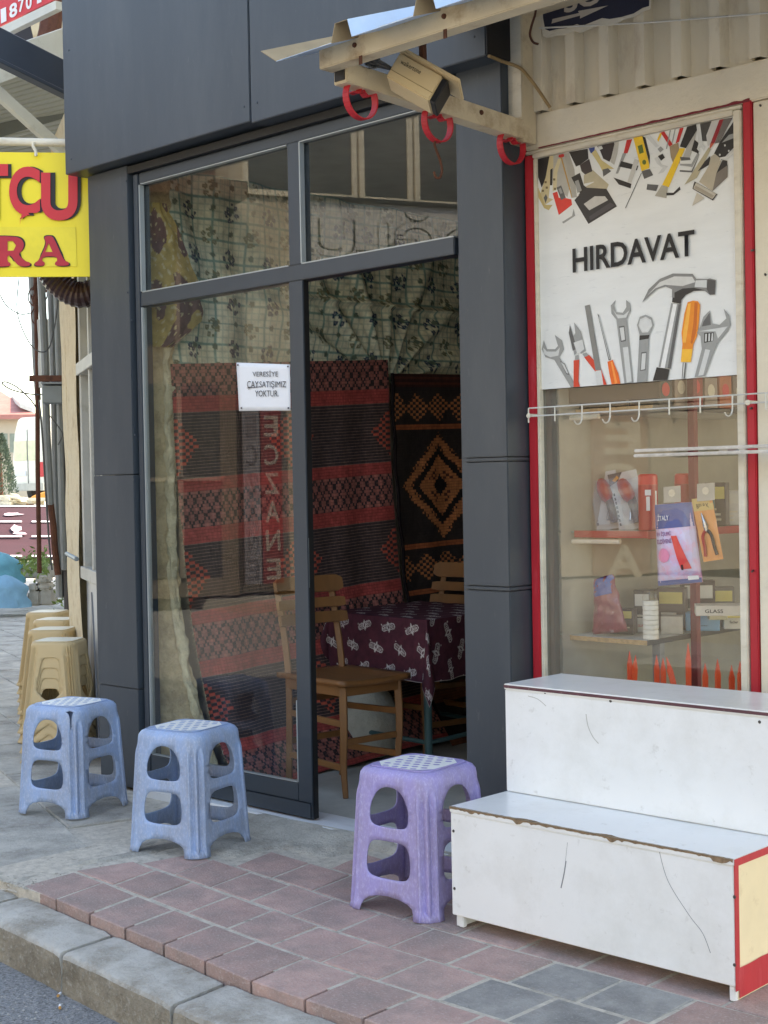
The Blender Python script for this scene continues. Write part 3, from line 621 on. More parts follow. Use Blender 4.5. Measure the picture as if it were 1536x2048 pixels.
# ------------------------------------------------------------------ plastic stools
def stool_mat(name, col, pale, grime):
    return M(name, col, .5, 0, .1, 5, spot=(grime, 6, .40, .62, .75), spot2=(pale, 150, .5, .7, .45), stretch=(1, 1, .45), bump=(60, .25, .003), rnd=.03)
m_st_blue = stool_mat('faded_blue_plastic', c(146, 172, 210), c(206, 216, 230), c(140, 146, 158))
m_st_purp = stool_mat('scuffed_purple_plastic', c(162, 152, 208), c(214, 206, 236), c(150, 138, 164))
m_st_tan = M('tan_plastic', c(196, 172, 130), .55, 0, .06, 4, spot=(c(172, 148, 110), 6, .5, .75, .5), bump=(60, .15))
m_plate = M('white_seat_plastic', c(240, 240, 236), .45, 0, .04, 12, spot=(c(190, 190, 186), 40, .6, .8, .4))
m_tanplate = M('tan_seat_plastic', c(224, 214, 190), .5, 0, .05, 12)
def make_stool(label, group, body_m, plate_m, tan=False, crack=False):
    H_, a0, a1, rf = (.455, .172, .149, .030) if not tan else (.45, .165, .118, .012)
    Wp, Wq = (.105, .14) if not tan else (.088, .14); rc = .052 if not tan else .055
    Ts = H_ - rf; Tm = Ts + rf * math.pi / 2
    def m3(u, t, q):
        z = min(t, Ts); ins = 0.0
        if t > Ts: th = (t - Ts) / rf; z = Ts + rf * math.sin(th); ins = rf * (1 - math.cos(th))
        a = a0 + (a1 - a0) * (z / H_) - ins; r_ = max(.012, rc - ins * .6); au = abs(u); sg = 1 if u >= 0 else -1
        fl = 0.0; off = [.0115] if not tan else [.0, .016, .032]
        for o_ in off:
            e = abs((Wq - au) - o_) / .0078
            if e < 1: fl -= (.014 if not tan else .012) * (1 - e * e) * max(0, min(1, (Ts - (.03 if not tan else 0) - t) / .03)) * (1 if t > .022 else .15)
        if not tan: e = Wq - au; fl = (.0075 * math.cos(6.2832 * e / .0235) if e < .0294 else 0) * max(0, min(1, (Ts - .022 - t) / .035)) * (1 if t > .022 else .25)
        if t < .030 and au > .09: fl += .009 * (1 - t / .030) ** .7
        if au <= Wp: x, y = u / Wp * (a - r_), a + fl
        else:
            ph = (au - Wp) / (Wq - Wp) * math.pi / 4; x, y = sg * (a - r_ + (r_ + fl) * math.sin(ph)), a - r_ + (r_ + fl) * math.cos(ph)
        if not tan and t < Ts: y -= .002 * math.sin(min(1, au / Wp) * math.pi) * 0
        cq, sq = ((1, 0), (0, 1), (-1, 0), (0, -1))[q]; return (x * cq - y * sq, x * sq + y * cq, z)
    if not tan:
        arch = [(-.096, 0), (-.094, .018), (-.087, .034), (-.070, .046), (-.040, .055), (0, .059)]
        holes = [smoothpoly([(-.066, .276), (0, .274), (.066, .276), (.081, .300), (.078, .35), (.040, .402), (-.040, .402), (-.078, .35), (-.081, .300)], 3),
                 smoothpoly([(-.068, .114), (0, .112), (.068, .114), (.084, .140), (.083, .200), (.066, .230), (0, .232), (-.066, .230), (-.083, .200), (-.084, .140)], 3)]
    else:
        arch = [(-.084, 0), (-.080, .03), (-.05, .055), (0, .095)]
        holes = [smoothpoly([(-.052, .372), (0, .374), (.052, .372), (.062, .30), (.073, .225), (.06, .195), (0, .148), (-.06, .195), (-.073, .225), (-.062, .30)], 2),
                 smoothpoly([(-.078, .14), (-.03, .135), (-.078, .062)], 2), smoothpoly([(.078, .14), (.078, .062), (.03, .135)], 2)]
    seam = [k * .0145 for k in range(1, 40) if k * .0145 < Tm - .004]
    outer = [(-Wq, 0)] + [(-Wq + .012 * k, 0) for k in range(1, 3)] + arch + [(-x, y) for x, y in arch[-2::-1]] + [(Wq - .012 * k, 0) for k in (2, 1)] + [(Wq, 0)] + [(Wq, t) for t in seam] + [(Wq, Tm)] + [(Wq - .014 * k, Tm) for k in range(1, 20)] + [(-Wq, Tm)] + [(-Wq, t) for t in seam[::-1]]
    b = MB(); us_ = sorted({round(s * (Wq - d), 4) for s in (-1, 1) for d in (.003, .0055, .0085, .0115, .0145, .0175, .0205, .025, .029, .033)})
    for q in range(4):
        hs = list(holes)
        if crack and q == 2: hs = hs + [[(-.136, .440), (-.122, .446), (-.104, .440), (-.116, .432), (-.121, .418), (-.1235, .36), (-.127, .39), (-.130, .424)]]
        extra = [(u, t) for u in us_ for t in seam if t > .02 and t < Tm - .004] + [(u, t) for u in lin(-Wp, Wp, 12) for t in lin(Ts, Tm, 5)[:-1]]
        P = [outer] + hs; vs = []; es = []
        for pl_ in P: i = len(vs); vs += pl_; es += [(i + k, i + (k + 1) % len(pl_)) for k in range(len(pl_))]
        bd = list(vs)
        g = [(x, y) for x in lin(-Wp, Wp, 10) for y in lin(.03, Ts - .01, 16)]
        for p in extra + g:
            if inpoly(*p, outer) and not any(inpoly(*p, h) for h in hs) and all((p[0] - e[0]) ** 2 + (p[1] - e[1]) ** 2 > 9e-6 for e in bd): vs.append(p)
        v, e, f, *_ = delaunay_2d_cdt([Vector(p) for p in vs], es, [], 0, 1e-7); keep = []
        for t in f:
            cx_ = sum(v[i].x for i in t) / len(t); cy_ = sum(v[i].y for i in t) / len(t)
            if inpoly(cx_, cy_, outer) and not any(inpoly(cx_, cy_, h) for h in hs): keep.append(list(t))
        b.raw([m3(p.x, p.y, q) for p in v], keep)
    root = thing('plastic_stool', label, 'stool', (0, 0, 0), 0, group)
    b.build('body', body_m, root, smooth=True, merge=True, solid=.0038)
    # the top web and the pierced seat plate
    ring = []
    for q in range(4): ring += [m3(u, Tm, q) for u in lin(Wq, -Wq, 16)[:-1]]
    b = MB(); b.raw([(x, y, H_ - .0005) for x, y, z in ring], [tuple(range(len(ring)))]); b.build('seat', body_m, root, solid=.0035)
    if not tan: h_, k_ = .112, .050
    else: h_, k_ = .098, .02
    oc = [(h_, -h_ + k_), (h_, h_ - k_), (h_ - k_, h_), (-h_ + k_, h_), (-h_, h_ - k_), (-h_, -h_ + k_), (-h_ + k_, -h_), (h_ - k_, -h_)]
    hl = []
    if not tan:
        for i in range(-3, 4):
            for j in range(-3, 4):
                x, y = (i + .5 * (j % 2)) * .0375, j * .0325
                if abs(x) < .090 and abs(y) < .098 and abs(x) + abs(y) < .162: hl.append([(x + .0138 * math.cos(k * math.pi / 3 + .52), y + .0112 * math.sin(k * math.pi / 3 + .52)) for k in range(6)])
    v2, f2 = cut_sheet(oc, hl, .5); b = MB(); b.raw([(x, y, H_ + .0032) for x, y in v2], f2); b.build('seat_plate', plate_m, root, solid=.0030)
    return root
s1 = make_stool('faded blue plastic stool with a cracked corner, left of the other blue one', 'blue plastic stools', m_st_blue, m_plate, crack=True); s1.location = (-5.19, -.425, .004); s1.rotation_euler = (0, 0, .26)
s2 = make_stool('faded blue plastic stool without crack, standing before the glazed leaf', 'blue plastic stools', m_st_blue, m_plate); s2.location = (-4.295, -.50, .004); s2.rotation_euler = (0, 0, .236)
s3 = make_stool('scuffed purple plastic stool beside the white stepped stand', None, m_st_purp, m_plate); s3.location = (-3.116, -.49, .003); s3.rotation_euler = (0, 0, .079)
# nested tan stools along the next shop
st = make_stool('', 'tan plastic stools in nested stacks', m_st_tan, m_tanplate, tan=True); first = True
pos = [(118, 7.25, 0, 'nearest'), (107, 7.85, .05, 'second'), (115, 8.45, -.03, 'third'), (98, 9.0, .02, 'rearmost')]
for px, d, r_, nm in pos:
    p = atD(px, 1268, d); n = 4
    for k in range(n):
        lb = 'tan plastic stool, %s in the %s nested stack by the next shop' % (('lowest', 'second from the bottom', 'second from the top', 'topmost')[k], nm)
        o = st if first else dup(st, (0, 0, 0), 0); first = False
        o['label'] = lb; o.location = (p.x, p.y, .002 + k * .052); o.rotation_euler = (0, 0, .60 + r_ + random.uniform(-.02, .02))
# ------------------------------------------------------------------ white stepped stand
stn = thing('display_stand', 'white laminate two-step stand with chipped front edge before the hardware window', 'display stand', (-2.37, -.35, 0))
x0, x1 = -2.866, -1.892; yf, yu, yb_ = -.62, -.348, -.045; z1, z2 = .376, .722; TH = .018
def brd(name, *a, mat=m_white, bev=.0025): b = MB(); b.box(*a); return b.build(name, mat, stn, bevel=bev, seg=2)
brd('lower_front_panel', x0, x1, yf, yf + TH, .042, z1 - TH - .0005)
brd('lower_top', x0 - .002, x1 + .001, yf - .003, yu + .016, z1 - TH, z1)
brd('upper_front_panel', x0 + .002, x1, yu, yu + TH, z1 + .0015, z2 - TH - .0005)
brd('upper_top', x0, x1 + .001, yu - .003, yb_, z2 - TH, z2)
m_dkedge = M('maroon_edge_band', c(96, 60, 66), .6, 0, .2, 30, spot=(c(170, 150, 140), 50, .6, .8, .6))
brd('edge_band', x0 + .001, x1, yu - .0045, yu - .0032, z2 - .0125, z2 - .0035, mat=m_dkedge, bev=0)
m_side = M('cream_side_board', c(228, 210, 174), .7, 0, .06, 6, spot=(c(170, 140, 100), 14, .6, .8, .5))
for xx, mt in ((x0 + .02, m_white), (x1 - .02 , m_side)):
    sidep = [(xx, yf + TH + .001, .004), (xx, yb_ - .01, .004), (xx, yb_ - .01, z2 - TH - .001), (xx, yu + TH + .001, z2 - TH - .001), (xx, yu + TH + .001, z1 - TH - .001), (xx, yf + TH + .001, z1 - TH - .001)]
    b = MB(); b.prism(sidep, (.018 if xx > -2 else -.018, 0, 0)); b.build('side_panel', mt, stn)
brd('foot', x0 + .015, x0 + .035, yf + .012, yf + .03, .004, .042); brd('foot', x1 - .022, x1 - .004, yf + .006, yf + .03, .0, .042)
# red brushed border on the right end
e = x1 - .0005
brd('red_border', e, e + .002, yf + .001, yf + .022, .03, z1 - TH, mat=m_red, bev=0); brd('red_border', x1 + .0015, x1 + .003, yf, yu, z1 - .020, z1 - .001, mat=m_red, bev=0)
def redfoot(u, v): 
    y = yf + .02 + u * .5; zt = .088 + .02 * mnoise.noise(Vector((y * 8, 1, 1))); return (x1 + .0005, y, .008 + (zt - .008) * v)
b = MB(); b.grid(redfoot, 24, 2); b.build('red_border', m_red, stn)
# ragged chipped edges, where the laminate has broken away from the board
def chips(xa, xb, y, z, base, bites, name):
    b = MB(); n = 240
    def wd(u, s): 
        x = xa + (xb - xa) * u; w_ = base * (.55 + .6 * abs(mnoise.noise(Vector((x * 23, s, 1)))) + .7 * max(0, mnoise.noise(Vector((x * 70, s, 4)))))
        for bx, bw, bd, ss in bites:
            if ss == s: w_ += bd * max(0, 1 - ((x - bx) / bw) ** 2)
        return w_
    b.grid(lambda u, v: (xa + (xb - xa) * u, y - .0008 - .0005, z - .0002 - wd(u, 0) * v), n, 1)
    b.grid(lambda u, v: (xa + (xb - xa) * u, y - .0012 + wd(u, 1) * .8 * v, z + .0006), n, 1)
    b.build(name, m_edge, stn, fix=False)
chips(x0, x1, yf - .003, z1, .0085, [(-2.60, .02, .010, 0), (-2.57, .05, .013, 1), (-2.27, .018, .010, 0), (-2.29, .04, .012, 1), (-2.78, .015, .007, 0), (-1.93, .03, .010, 0)], 'chipped_edge')
for xx in (-2.53, -2.1):
    pass
m_scr = M('grey_scratch', c(120, 122, 126), .7, 0, .1); m_smear = M('pale_smear', c(188, 186, 178), .7); m_screw = M('dull_screw', c(88, 86, 84), .4, .7)
def scratch(pts, r_, y): 
    P = spline([onY(a, q, y) for a, q in pts], 6); b = MB()
    for i in range(len(P) - 1): b.bar(P[i], P[i + 1], r_, .0004, (0, -1, 0))
    b.build('scratch_mark', m_scr if y < -.5 else m_smear, stn)
scratch([(1132, 1722), (1128, 1748), (1122, 1776)], .0035, yf - .0002); scratch([(1135, 1685), (1131, 1722)], .0008, yf - .0002); scratch([(1318, 1700), (1336, 1762), (1378, 1830), (1405, 1866), (1421, 1906)], .0014, yf - .0002)
scratch([(1172, 1428), (1176, 1452), (1186, 1474), (1197, 1487)], .0030, yu - .0002); scratch([(1056, 1392), (1075, 1398), (1092, 1412)], .0022, yu - .0002)
for px, py, y in ((1090, 1385, yu), (1221, 1402, yu), (1519, 1444, yu), (907, 1662, yf), (909, 1777, yf), (1469, 1794, yf), (1469, 1930, yf)):
    p = onY(px, py, y); b = MB(); b.lathe(p, [(.0048, 0), (.004, .0015), (.001, .0016)], 10, (0, -1, 0)); b.build('screw', m_screw, stn)
# ------------------------------------------------------------------ hardware shop: wall, window, poster
hw = thing('hardware_shop', 'cream painted hardware shop front with red-edged display window', 'shop front', (-2.4, .12, 0)); HY = .115
b = MB(); b.box(-2.214, -1.9, HY, .30, 0, 2.528); b.build('wall', m_beige, hw, bevel=.003)
b = MB(); b.box(2.2, 6, HY, .30, 0, 2.528); b.build('wall', m_beige, hw, bevel=.003)   # unseen entrance between the two, opened wide to light the display
b = MB(); b.box(-3.10, 6, HY - .006, .30, 2.531, 2.652); b.build('lintel', m_beige, hw, bevel=.004, seg=2)
b = MB(); b.box(-3.10, -2.216, HY + .01, .3, 0, .60); b.build('sill_wall', m_beige, hw)
# ribbed sheet above the lintel
prof = []; x = -3.09
while x < 3.0: prof += [(x, .02), (x + .042, .02), (x + .046, -.022), (x + .084, -.022), (x + .094, .02)]; x += .139
prof = [(a, HY - .004 + y) for a, y in prof]
b = MB()
for i in range(len(prof) - 1): b.face([(prof[i][0], prof[i][1], 2.655), (prof[i + 1][0], prof[i + 1][1], 2.655), (prof[i + 1][0], prof[i + 1][1], 3.6), (prof[i][0], prof[i][1], 3.6)])
b.build('ribbed_cladding', M('ribbed_cream_sheet', c(220, 210, 188), .7, 0, .08, 4, spot=(c(140, 104, 64), 3.2, .54, .74, .75), stretch=(1, 1, .35), bump=(60, .3, .005)), hw, merge=True, solid=.002)
def trim(name, x0, x1, z0, z1, y0, mat): b = MB(); b.box(x0, x1, y0, .131, z0, z1); return b.build(name, mat, hw, bevel=.003, seg=2)
trim('red_trim', -3.100, -3.066, .60, 2.512, HY - .012, m_red); trim('inner_trim', -3.0655, -3.052, .60, 2.499, HY - .008, m_creamw)
trim('red_trim', -2.2465, -2.217, .60, 2.5395, HY - .006, m_red); trim('inner_trim', -2.276, -2.2505, .60, 2.512, HY - .014, m_creamw)
trim('top_trim', -3.0655, -2.2765, 2.4995, 2.516, HY - .012, m_creamw); trim('top_trim', -3.1, -2.2505, 2.5165, 2.5285, HY - .006, m_creamw)
def brush(u, v): x = -3.04 + .82 * u; return (x, HY - .0075, 2.5305 + (.004 + .007 * abs(mnoise.noise(Vector((x * 20, 1, 3)))) + .003 * u) * v)
b = MB(); b.grid(brush, 90, 1); b.build('red_brush_line', m_redd, hw)
b = MB(); b.box(-3.051, -2.277, .135, .140, .601, 2.497); b.build('glass_pane', m_glass_dusty, hw)
for px, py, L_ in ((1507, 500, 12), (1505, 815, 14), (1500, 712, 6), (1530, 548, 5), (1508, 1140, 9), (1520, 210, 6)):
    p = onY(px, py, HY); b = MB(); b.tube([p, p + Vector((.004, -.02 if L_ > 8 else -.004, -.004))], .0035, 7); b.build('wall_screw', m_screw, hw)
# poster --------------------------------------------------------------
po = thing('hardware_poster', 'printed hardware poster with tools above and below the black heading', 'poster', (-2.66, HY, 1.69))
PX0, PX1, PZ0, PZ1 = -3.0515, -2.2765, 1.690, 2.4985
b = MB(); b.box(PX0, PX1, HY + .003, HY + .006, PZ0, PZ1); b.build('poster_sheet', M('washed_board_print', c(226, 228, 226), .45, 0, .05, 3, spot=(c(150, 156, 160), 16, .60, .78, .5), stretch=(1, 1, 5)), po)
LAY = [0]; pm = {}
def pmat(col): 
    k = tuple(col)
    if k not in pm: pm[k] = M('print_%d_%d_%d' % k, c(*k), .45, 0, .06, 40)
    return pm[k]
PRN = []; CUR = ['printed_tool_pile']
def pp(pts, col): # one printed shape, given in photo pixels of the poster plane
    LAY[0] += 1; q = [onY(a, e, HY + .003) for a, e in pts]; y = HY + .003 - .00003 * LAY[0]
    q = [Vector((min(PX1, max(PX0, v.x)), y, min(PZ1, max(PZ0, v.z)))) for v in q]; PRN.append((q, tuple(col), CUR[0]))
def ln(a, e, w_, col, w2=None):
    a, e = Vector((*a, 0)), Vector((*e, 0)); n = Vector((-(e - a).y, (e - a).x, 0)).normalized(); w2 = w_ if w2 is None else w2
    pp([(a + n * w_ / 2)[:2], (e + n * w2 / 2)[:2], (e - n * w2 / 2)[:2], (a - n * w_ / 2)[:2]], col)
def disc(x, y, r_, col, sx=.8): pp([(x + r_ * sx * math.cos(k * .4488), y + r_ * math.sin(k * .4488)) for k in range(14)], col)
GR, LG, DK, BK, OR_, RD, YL = (150, 152, 150), (206, 208, 206), (92, 92, 92), (38, 36, 36), (236, 104, 30), (200, 40, 40), (240, 196, 50)
def P6(x, y): return (1060 + x * 240 / 1536, 230 + y * 240 / 1536)
def P7(x, y): return (1260 + x * 240 / 1536, 220 + y * 240 / 1536)
def P5(x, y): return (1040 + x * 496 / 1536, 440 + y * 496 / 1536)
def S(f, pts, col): pp([f(*p) for p in pts], col)
# tool pile along the top, left half
S(P6, [(80, 560), (420, 470), (500, 480), (560, 700), (480, 1050), (300, 900), (200, 700), (90, 750)], (178, 176, 168))
S(P6, [(80, 570), (250, 520), (250, 700), (150, 930), (90, 800)], BK); S(P6, [(250, 525), (300, 520), (300, 680), (270, 760), (240, 1060), (300, 1080), (180, 1160), (130, 1010), (200, 800)], (206, 192, 150))
S(P6, [(360, 560), (400, 560), (350, 740), (340, 960), (290, 980), (300, 720)], (210, 198, 160)); S(P6, [(260, 700), (290, 680), (285, 900), (255, 900)], BK); S(P6, [(90, 930), (190, 1150), (290, 1150), (240, 1220), (180, 1190), (90, 1060)], (196, 176, 120)); S(P6, [(175, 1060), (205, 1010), (225, 1060), (200, 1130)], DK)
for x, y in ((200, 860), (215, 930), (165, 970), (310, 825), (320, 945)): S(P6, [(x - 14, y - 14), (x + 14, y - 14), (x + 14, y + 14), (x - 14, y + 14)], (120, 104, 70))
S(P6, [(370, 510), (430, 495), (440, 530), (400, 550), (365, 540)], RD); ln(P6(400, 540), P6(540, 1060), 2.5, (190, 150, 80)); S(P6, [(440, 495), (500, 485), (570, 700), (600, 1050), (540, 1060)], (170, 168, 160))
S(P6, [(290, 1000), (350, 980), (370, 1060), (440, 1060), (530, 1080), (540, 1150), (370, 1280)], (222, 52, 40)); S(P6, [(340, 930), (400, 900), (460, 1060), (400, 1090)], DK); S(P6, [(365, 950), (395, 930), (420, 1000), (390, 1010)], GR); S(P6, [(410, 1370), (540, 1290), (560, 1200), (580, 1290), (430, 1390)], GR)
S(P6, [(500, 475), (740, 430), (750, 560), (640, 640), (590, 660)], BK); S(P6, [(640, 640), (760, 560), (800, 720), (730, 785), (660, 720)], (60, 52, 54)); S(P6, [(690, 770), (800, 720), (840, 850), (690, 880)], (184, 176, 150)); S(P6, [(800, 700), (1010, 890), (980, 960), (690, 930), (820, 860)], (186, 176, 150))
S(P6, [(530, 800), (640, 740), (690, 900), (820, 1000), (620, 1120), (580, 1080), (640, 1000)], BK); S(P6, [(575, 850), (620, 830), (665, 965), (610, 1000)], GR); S(P6, [(600, 1040), (690, 990), (700, 1050), (820, 1000), (720, 1100), (620, 1140)], (198, 196, 190))
S(P6, [(570, 1090), (720, 930), (980, 945), (1115, 1170), (750, 1395)], (44, 42, 44)); S(P6, [(690, 1140), (830, 1040), (960, 1040), (1000, 1090), (760, 1220)], (196, 194, 188)); S(P6, [(760, 1300), (1030, 1120), (1090, 1160), (770, 1350)], (70, 66, 70))
S(P6, [(750, 425), (830, 410), (830, 480), (780, 490)], (50, 72, 140)); S(P6, [(790, 490), (840, 440), (920, 580), (1080, 690), (960, 690), (930, 720), (890, 640)], (206, 188, 130)); S(P6, [(860, 400), (1080, 350), (1090, 440), (1020, 600), (940, 560), (900, 460)], (52, 42, 42)); S(P6, [(930, 700), (1000, 680), (1040, 720), (940, 790)], DK); S(P6, [(870, 405), (920, 395), (935, 430), (890, 450)], LG)
S(P6, [(1090, 345), (1140, 340), (1120, 500), (1080, 640), (1030, 600)], (186, 184, 176)); S(P6, [(1240, 320), (1310, 310), (1250, 490), (1200, 490)], RD); S(P6, [(1190, 490), (1235, 490), (1130, 750), (1100, 750)], GR); S(P6, [(1170, 590), (1390, 650), (1370, 710), (1140, 660)], BK); S(P6, [(1070, 800), (1300, 880), (1290, 940), (1140, 890)], BK); S(P6, [(1340, 560), (1400, 580), (1300, 870), (1250, 860)], (198, 196, 190)); ln(P6(1430, 740), P6(1225, 1190), 1.2, BK)
S(P6, [(1325, 290), (1440, 265), (1530, 640), (1530, 680), (1430, 720)], YL); S(P6, [(1440, 270), (1480, 290), (1536, 520), (1536, 640)], BK); S(P6, [(1430, 720), (1536, 690), (1580, 770), (1465, 820)], DK); S(P6, [(1380, 400), (1440, 375), (1460, 480), (1405, 500)], (90, 110, 40)); disc(*P6(1465, 605), 5, (96, 112, 40))
# right half of the pile
S(P7, [(195, 335), (255, 315), (375, 465), (335, 480)], LG); S(P7, [(355, 500), (395, 465), (435, 505), (390, 545)], GR); S(P7, [(360, 590), (420, 560), (450, 610), (400, 650)], BK); S(P7, [(315, 620), (355, 595), (410, 700), (490, 720), (430, 800), (360, 820), (420, 740), (350, 690)], LG)
S(P7, [(350, 380), (390, 290), (410, 310), (365, 410)], YL); S(P7, [(395, 290), (440, 275), (550, 440), (510, 470)], RD); S(P7, [(640, 235), (690, 225), (630, 410), (585, 430)], RD); S(P7, [(510, 470), (560, 440), (620, 420), (640, 540), (640, 700), (600, 580), (570, 720), (525, 600)], (160, 138, 108)); ln(P7(520, 260), P7(470, 500), 2, GR); ln(P7(580, 250), P7(545, 420), 2, GR)
S(P7, [(735, 215), (850, 185), (860, 260), (720, 490), (640, 470)], BK); S(P7, [(640, 490), (710, 490), (500, 990), (415, 960)], YL); S(P7, [(410, 965), (490, 985), (470, 1130), (320, 1100)], (168, 164, 150)); S(P7, [(225, 950), (370, 960), (340, 1040), (215, 1020)], DK); S(P7, [(470, 1060), (560, 1060), (640, 980), (650, 1020), (560, 1090), (470, 1095)], BK)
S(P7, [(860, 260), (830, 400), (770, 610), (680, 610), (730, 480)], (176, 174, 168)); S(P7, [(640, 600), (770, 610), (780, 640), (660, 650)], DK); S(P7, [(650, 690), (790, 690), (870, 540), (890, 570), (800, 730), (640, 710)], GR); S(P7, [(640, 770), (790, 780), (860, 640), (900, 560), (800, 800), (640, 790)], DK); S(P7, [(790, 520), (830, 380), (900, 440), (880, 560)], BK)
S(P7, [(860, 185), (905, 175), (930, 430), (970, 470), (950, 530), (920, 480), (890, 490), (900, 545), (860, 500), (880, 440)], LG); S(P7, [(900, 175), (1050, 145), (1000, 400), (930, 400)], (70, 68, 66)); S(P7, [(1050, 145), (1160, 125), (1060, 400), (1000, 470), (980, 330)], (196, 194, 190)); S(P7, [(1150, 125), (1205, 115), (1090, 420), (1030, 440)], (150, 26, 40)); S(P7, [(1030, 430), (1085, 425), (1020, 510)], (200, 96, 70))
S(P7, [(700, 960), (1010, 480), (1040, 500), (860, 870)], (178, 168, 140)); S(P7, [(870, 790), (960, 660), (1030, 590), (1040, 690)], BK); S(P7, [(1205, 115), (1320, 95), (1150, 420), (1090, 430)], (110, 104, 100)); S(P7, [(1150, 420), (1340, 130), (1335, 480), (1180, 640), (1080, 560)], BK); S(P7, [(1335, 300), (1270, 320), (1180, 420), (1335, 360)], GR); S(P7, [(1110, 620), (1250, 590), (1335, 500), (1335, 560), (1240, 640)], LG); S(P7, [(1040, 600), (1090, 560), (1160, 620), (1100, 780), (1010, 720)], (176, 168, 150))
S(P7, [(890, 920), (1030, 690), (1180, 640), (1110, 810), (1060, 1040)], (180, 170, 150)); S(P7, [(1060, 1040), (1110, 810), (1255, 700), (1255, 860)], (120, 112, 104)); S(P7, [(1110, 810), (1190, 640), (1250, 650), (1250, 710)], BK); S(P7, [(830, 915), (1125, 1080), (1065, 1160), (805, 1010)], (60, 52, 48)); S(P7, [(850, 930), (1110, 1075), (1060, 1140), (815, 1005)], (190, 184, 170)); S(P7, [(840, 965), (1080, 1095), (1055, 1130), (830, 1005)], (160, 150, 134)); S(P7, [(860, 1060), (960, 1130), (800, 1230)], (196, 188, 172))
disc(*P7(1220, 455), 2.2, LG); disc(*P7(1270, 525), 2.2, LG); disc(*P7(1155, 575), 2.2, LG)
# upright tools below the heading, each with its soft printed shadow
SH = (172, 174, 174)
def combo(cx_, cy_, ang, open_=True):
    pass
CUR[0] = 'printed_spanner|150, 745)'; S(P5, [(150, 745), (170, 800), (220, 800), (238, 780), (218, 712), (262, 745), (275, 800), (248, 850), (335, 1000), (335, 1046), (318, 1040), (215, 866), (160, 850), (138, 800)], GR); S(P5, [(146, 790), (170, 815), (225, 815), (250, 790), (240, 840), (190, 850), (150, 830)], LG); S(P5, [(250, 872), (280, 890), (310, 960), (290, 955)], DK); S(P5, [(255, 880), (278, 895), (303, 952), (291, 948)], LG)
CUR[0] = 'printed_pliers|338, 634)'; S(P5, [(338, 634), (380, 690), (410, 810), (380, 830), (370, 800), (340, 840), (320, 740), (345, 700), (350, 740)], GR); S(P5, [(312, 650), (345, 760), (350, 800), (330, 810), (305, 700)], DK); S(P5, [(335, 760), (390, 740), (400, 800), (360, 835)], LG); S(P5, [(335, 870), (370, 865), (365, 1000), (375, 1040), (335, 1044)], (214, 64, 40)); S(P5, [(400, 850), (430, 835), (500, 910), (540, 1022), (510, 1028), (470, 940)], (214, 64, 40)); S(P5, [(345, 840), (365, 835), (367, 866), (342, 868)], GR); S(P5, [(390, 830), (415, 820), (428, 838), (402, 850)], GR)
CUR[0] = 'printed_file|404, 532)'; S(P5, [(404, 532), (435, 524), (505, 930), (470, 930)], (128, 128, 124)); S(P5, [(470, 935), (505, 930), (520, 1028), (478, 1020)], LG)
CUR[0] = 'printed_screwdriver|483, 580)'; S(P5, [(483, 580), (492, 590), (565, 865), (552, 870)], DK); S(P5, [(490, 600), (494, 600), (560, 860), (556, 864)], LG); S(P5, [(545, 878), (578, 866), (590, 900), (612, 950), (625, 1015), (570, 1026), (556, 950)], OR_); S(P5, [(565, 880), (575, 878), (606, 1010), (592, 1014)], (250, 150, 70))
CUR[0] = 'printed_spanner|597, 495)'; S(P5, [(597, 495), (586, 530), (598, 570), (640, 575), (662, 540), (660, 495), (684, 515), (690, 560), (665, 615), (705, 1010), (650, 1016), (600, 618), (570, 580), (565, 530)], GR); S(P5, [(575, 550), (600, 585), (645, 590), (680, 560), (660, 605), (610, 610)], LG); S(P5, [(615, 660), (650, 655), (660, 750), (628, 756)], DK); S(P5, [(620, 668), (646, 664), (654, 742), (632, 748)], LG); S(P5, [(640, 790), (672, 786), (695, 1000), (664, 1008)], LG)
CUR[0] = 'printed_ring_spanner|745, 600)'; S(P5, [(745, 600), (782, 587), (820, 605), (832, 650), (806, 712), (745, 716), (728, 650)], GR); S(P5, [(748, 615), (782, 600), (815, 620), (822, 655), (796, 696), (760, 698), (738, 655)], LG); S(P5, [(752, 625), (782, 612), (808, 630), (812, 658), (790, 688), (764, 688), (746, 655)], (214, 216, 214)); S(P5, [(744, 716), (806, 712), (800, 740), (742, 760)], BK); S(P5, [(742, 745), (802, 735), (792, 1000), (728, 1008)], GR); S(P5, [(755, 820), (788, 816), (782, 930), (748, 936)], DK); S(P5, [(759, 828), (784, 824), (778, 924), (752, 930)], LG)
CUR[0] = 'printed_hammer|760, 512)'; S(P5, [(760, 512), (800, 430), (870, 365), (950, 332), (1072, 334), (1095, 365), (1165, 365), (1180, 362), (1217, 372), (1212, 462), (1180, 466), (1150, 440), (1080, 432), (1030, 460), (1000, 500), (945, 480), (945, 430), (905, 412), (850, 430)], (128, 128, 126)); S(P5, [(790, 470), (870, 385), (960, 350), (1070, 352), (1090, 385), (1010, 410), (900, 402), (840, 425)], (206, 206, 202)); S(P5, [(1092, 375), (1160, 372), (1160, 420), (1085, 415)], LG); S(P5, [(1165, 368), (1215, 376), (1210, 460), (1178, 462), (1160, 430)], (76, 74, 74)); S(P5, [(960, 450), (1010, 425), (1080, 420), (1150, 436), (1080, 440), (1030, 465), (1000, 500), (960, 490)], BK)
S(P5, [(948, 480), (1005, 490), (1000, 520), (945, 510)], BK); S(P5, [(940, 515), (1002, 520), (935, 922), (862, 910)], GR); S(P5, [(952, 520), (976, 522), (900, 918), (874, 914)], (232, 232, 230)); S(P5, [(985, 522), (1002, 522), (937, 922), (918, 920)], DK); S(P5, [(850, 912), (930, 925), (918, 990), (826, 996)], BK)
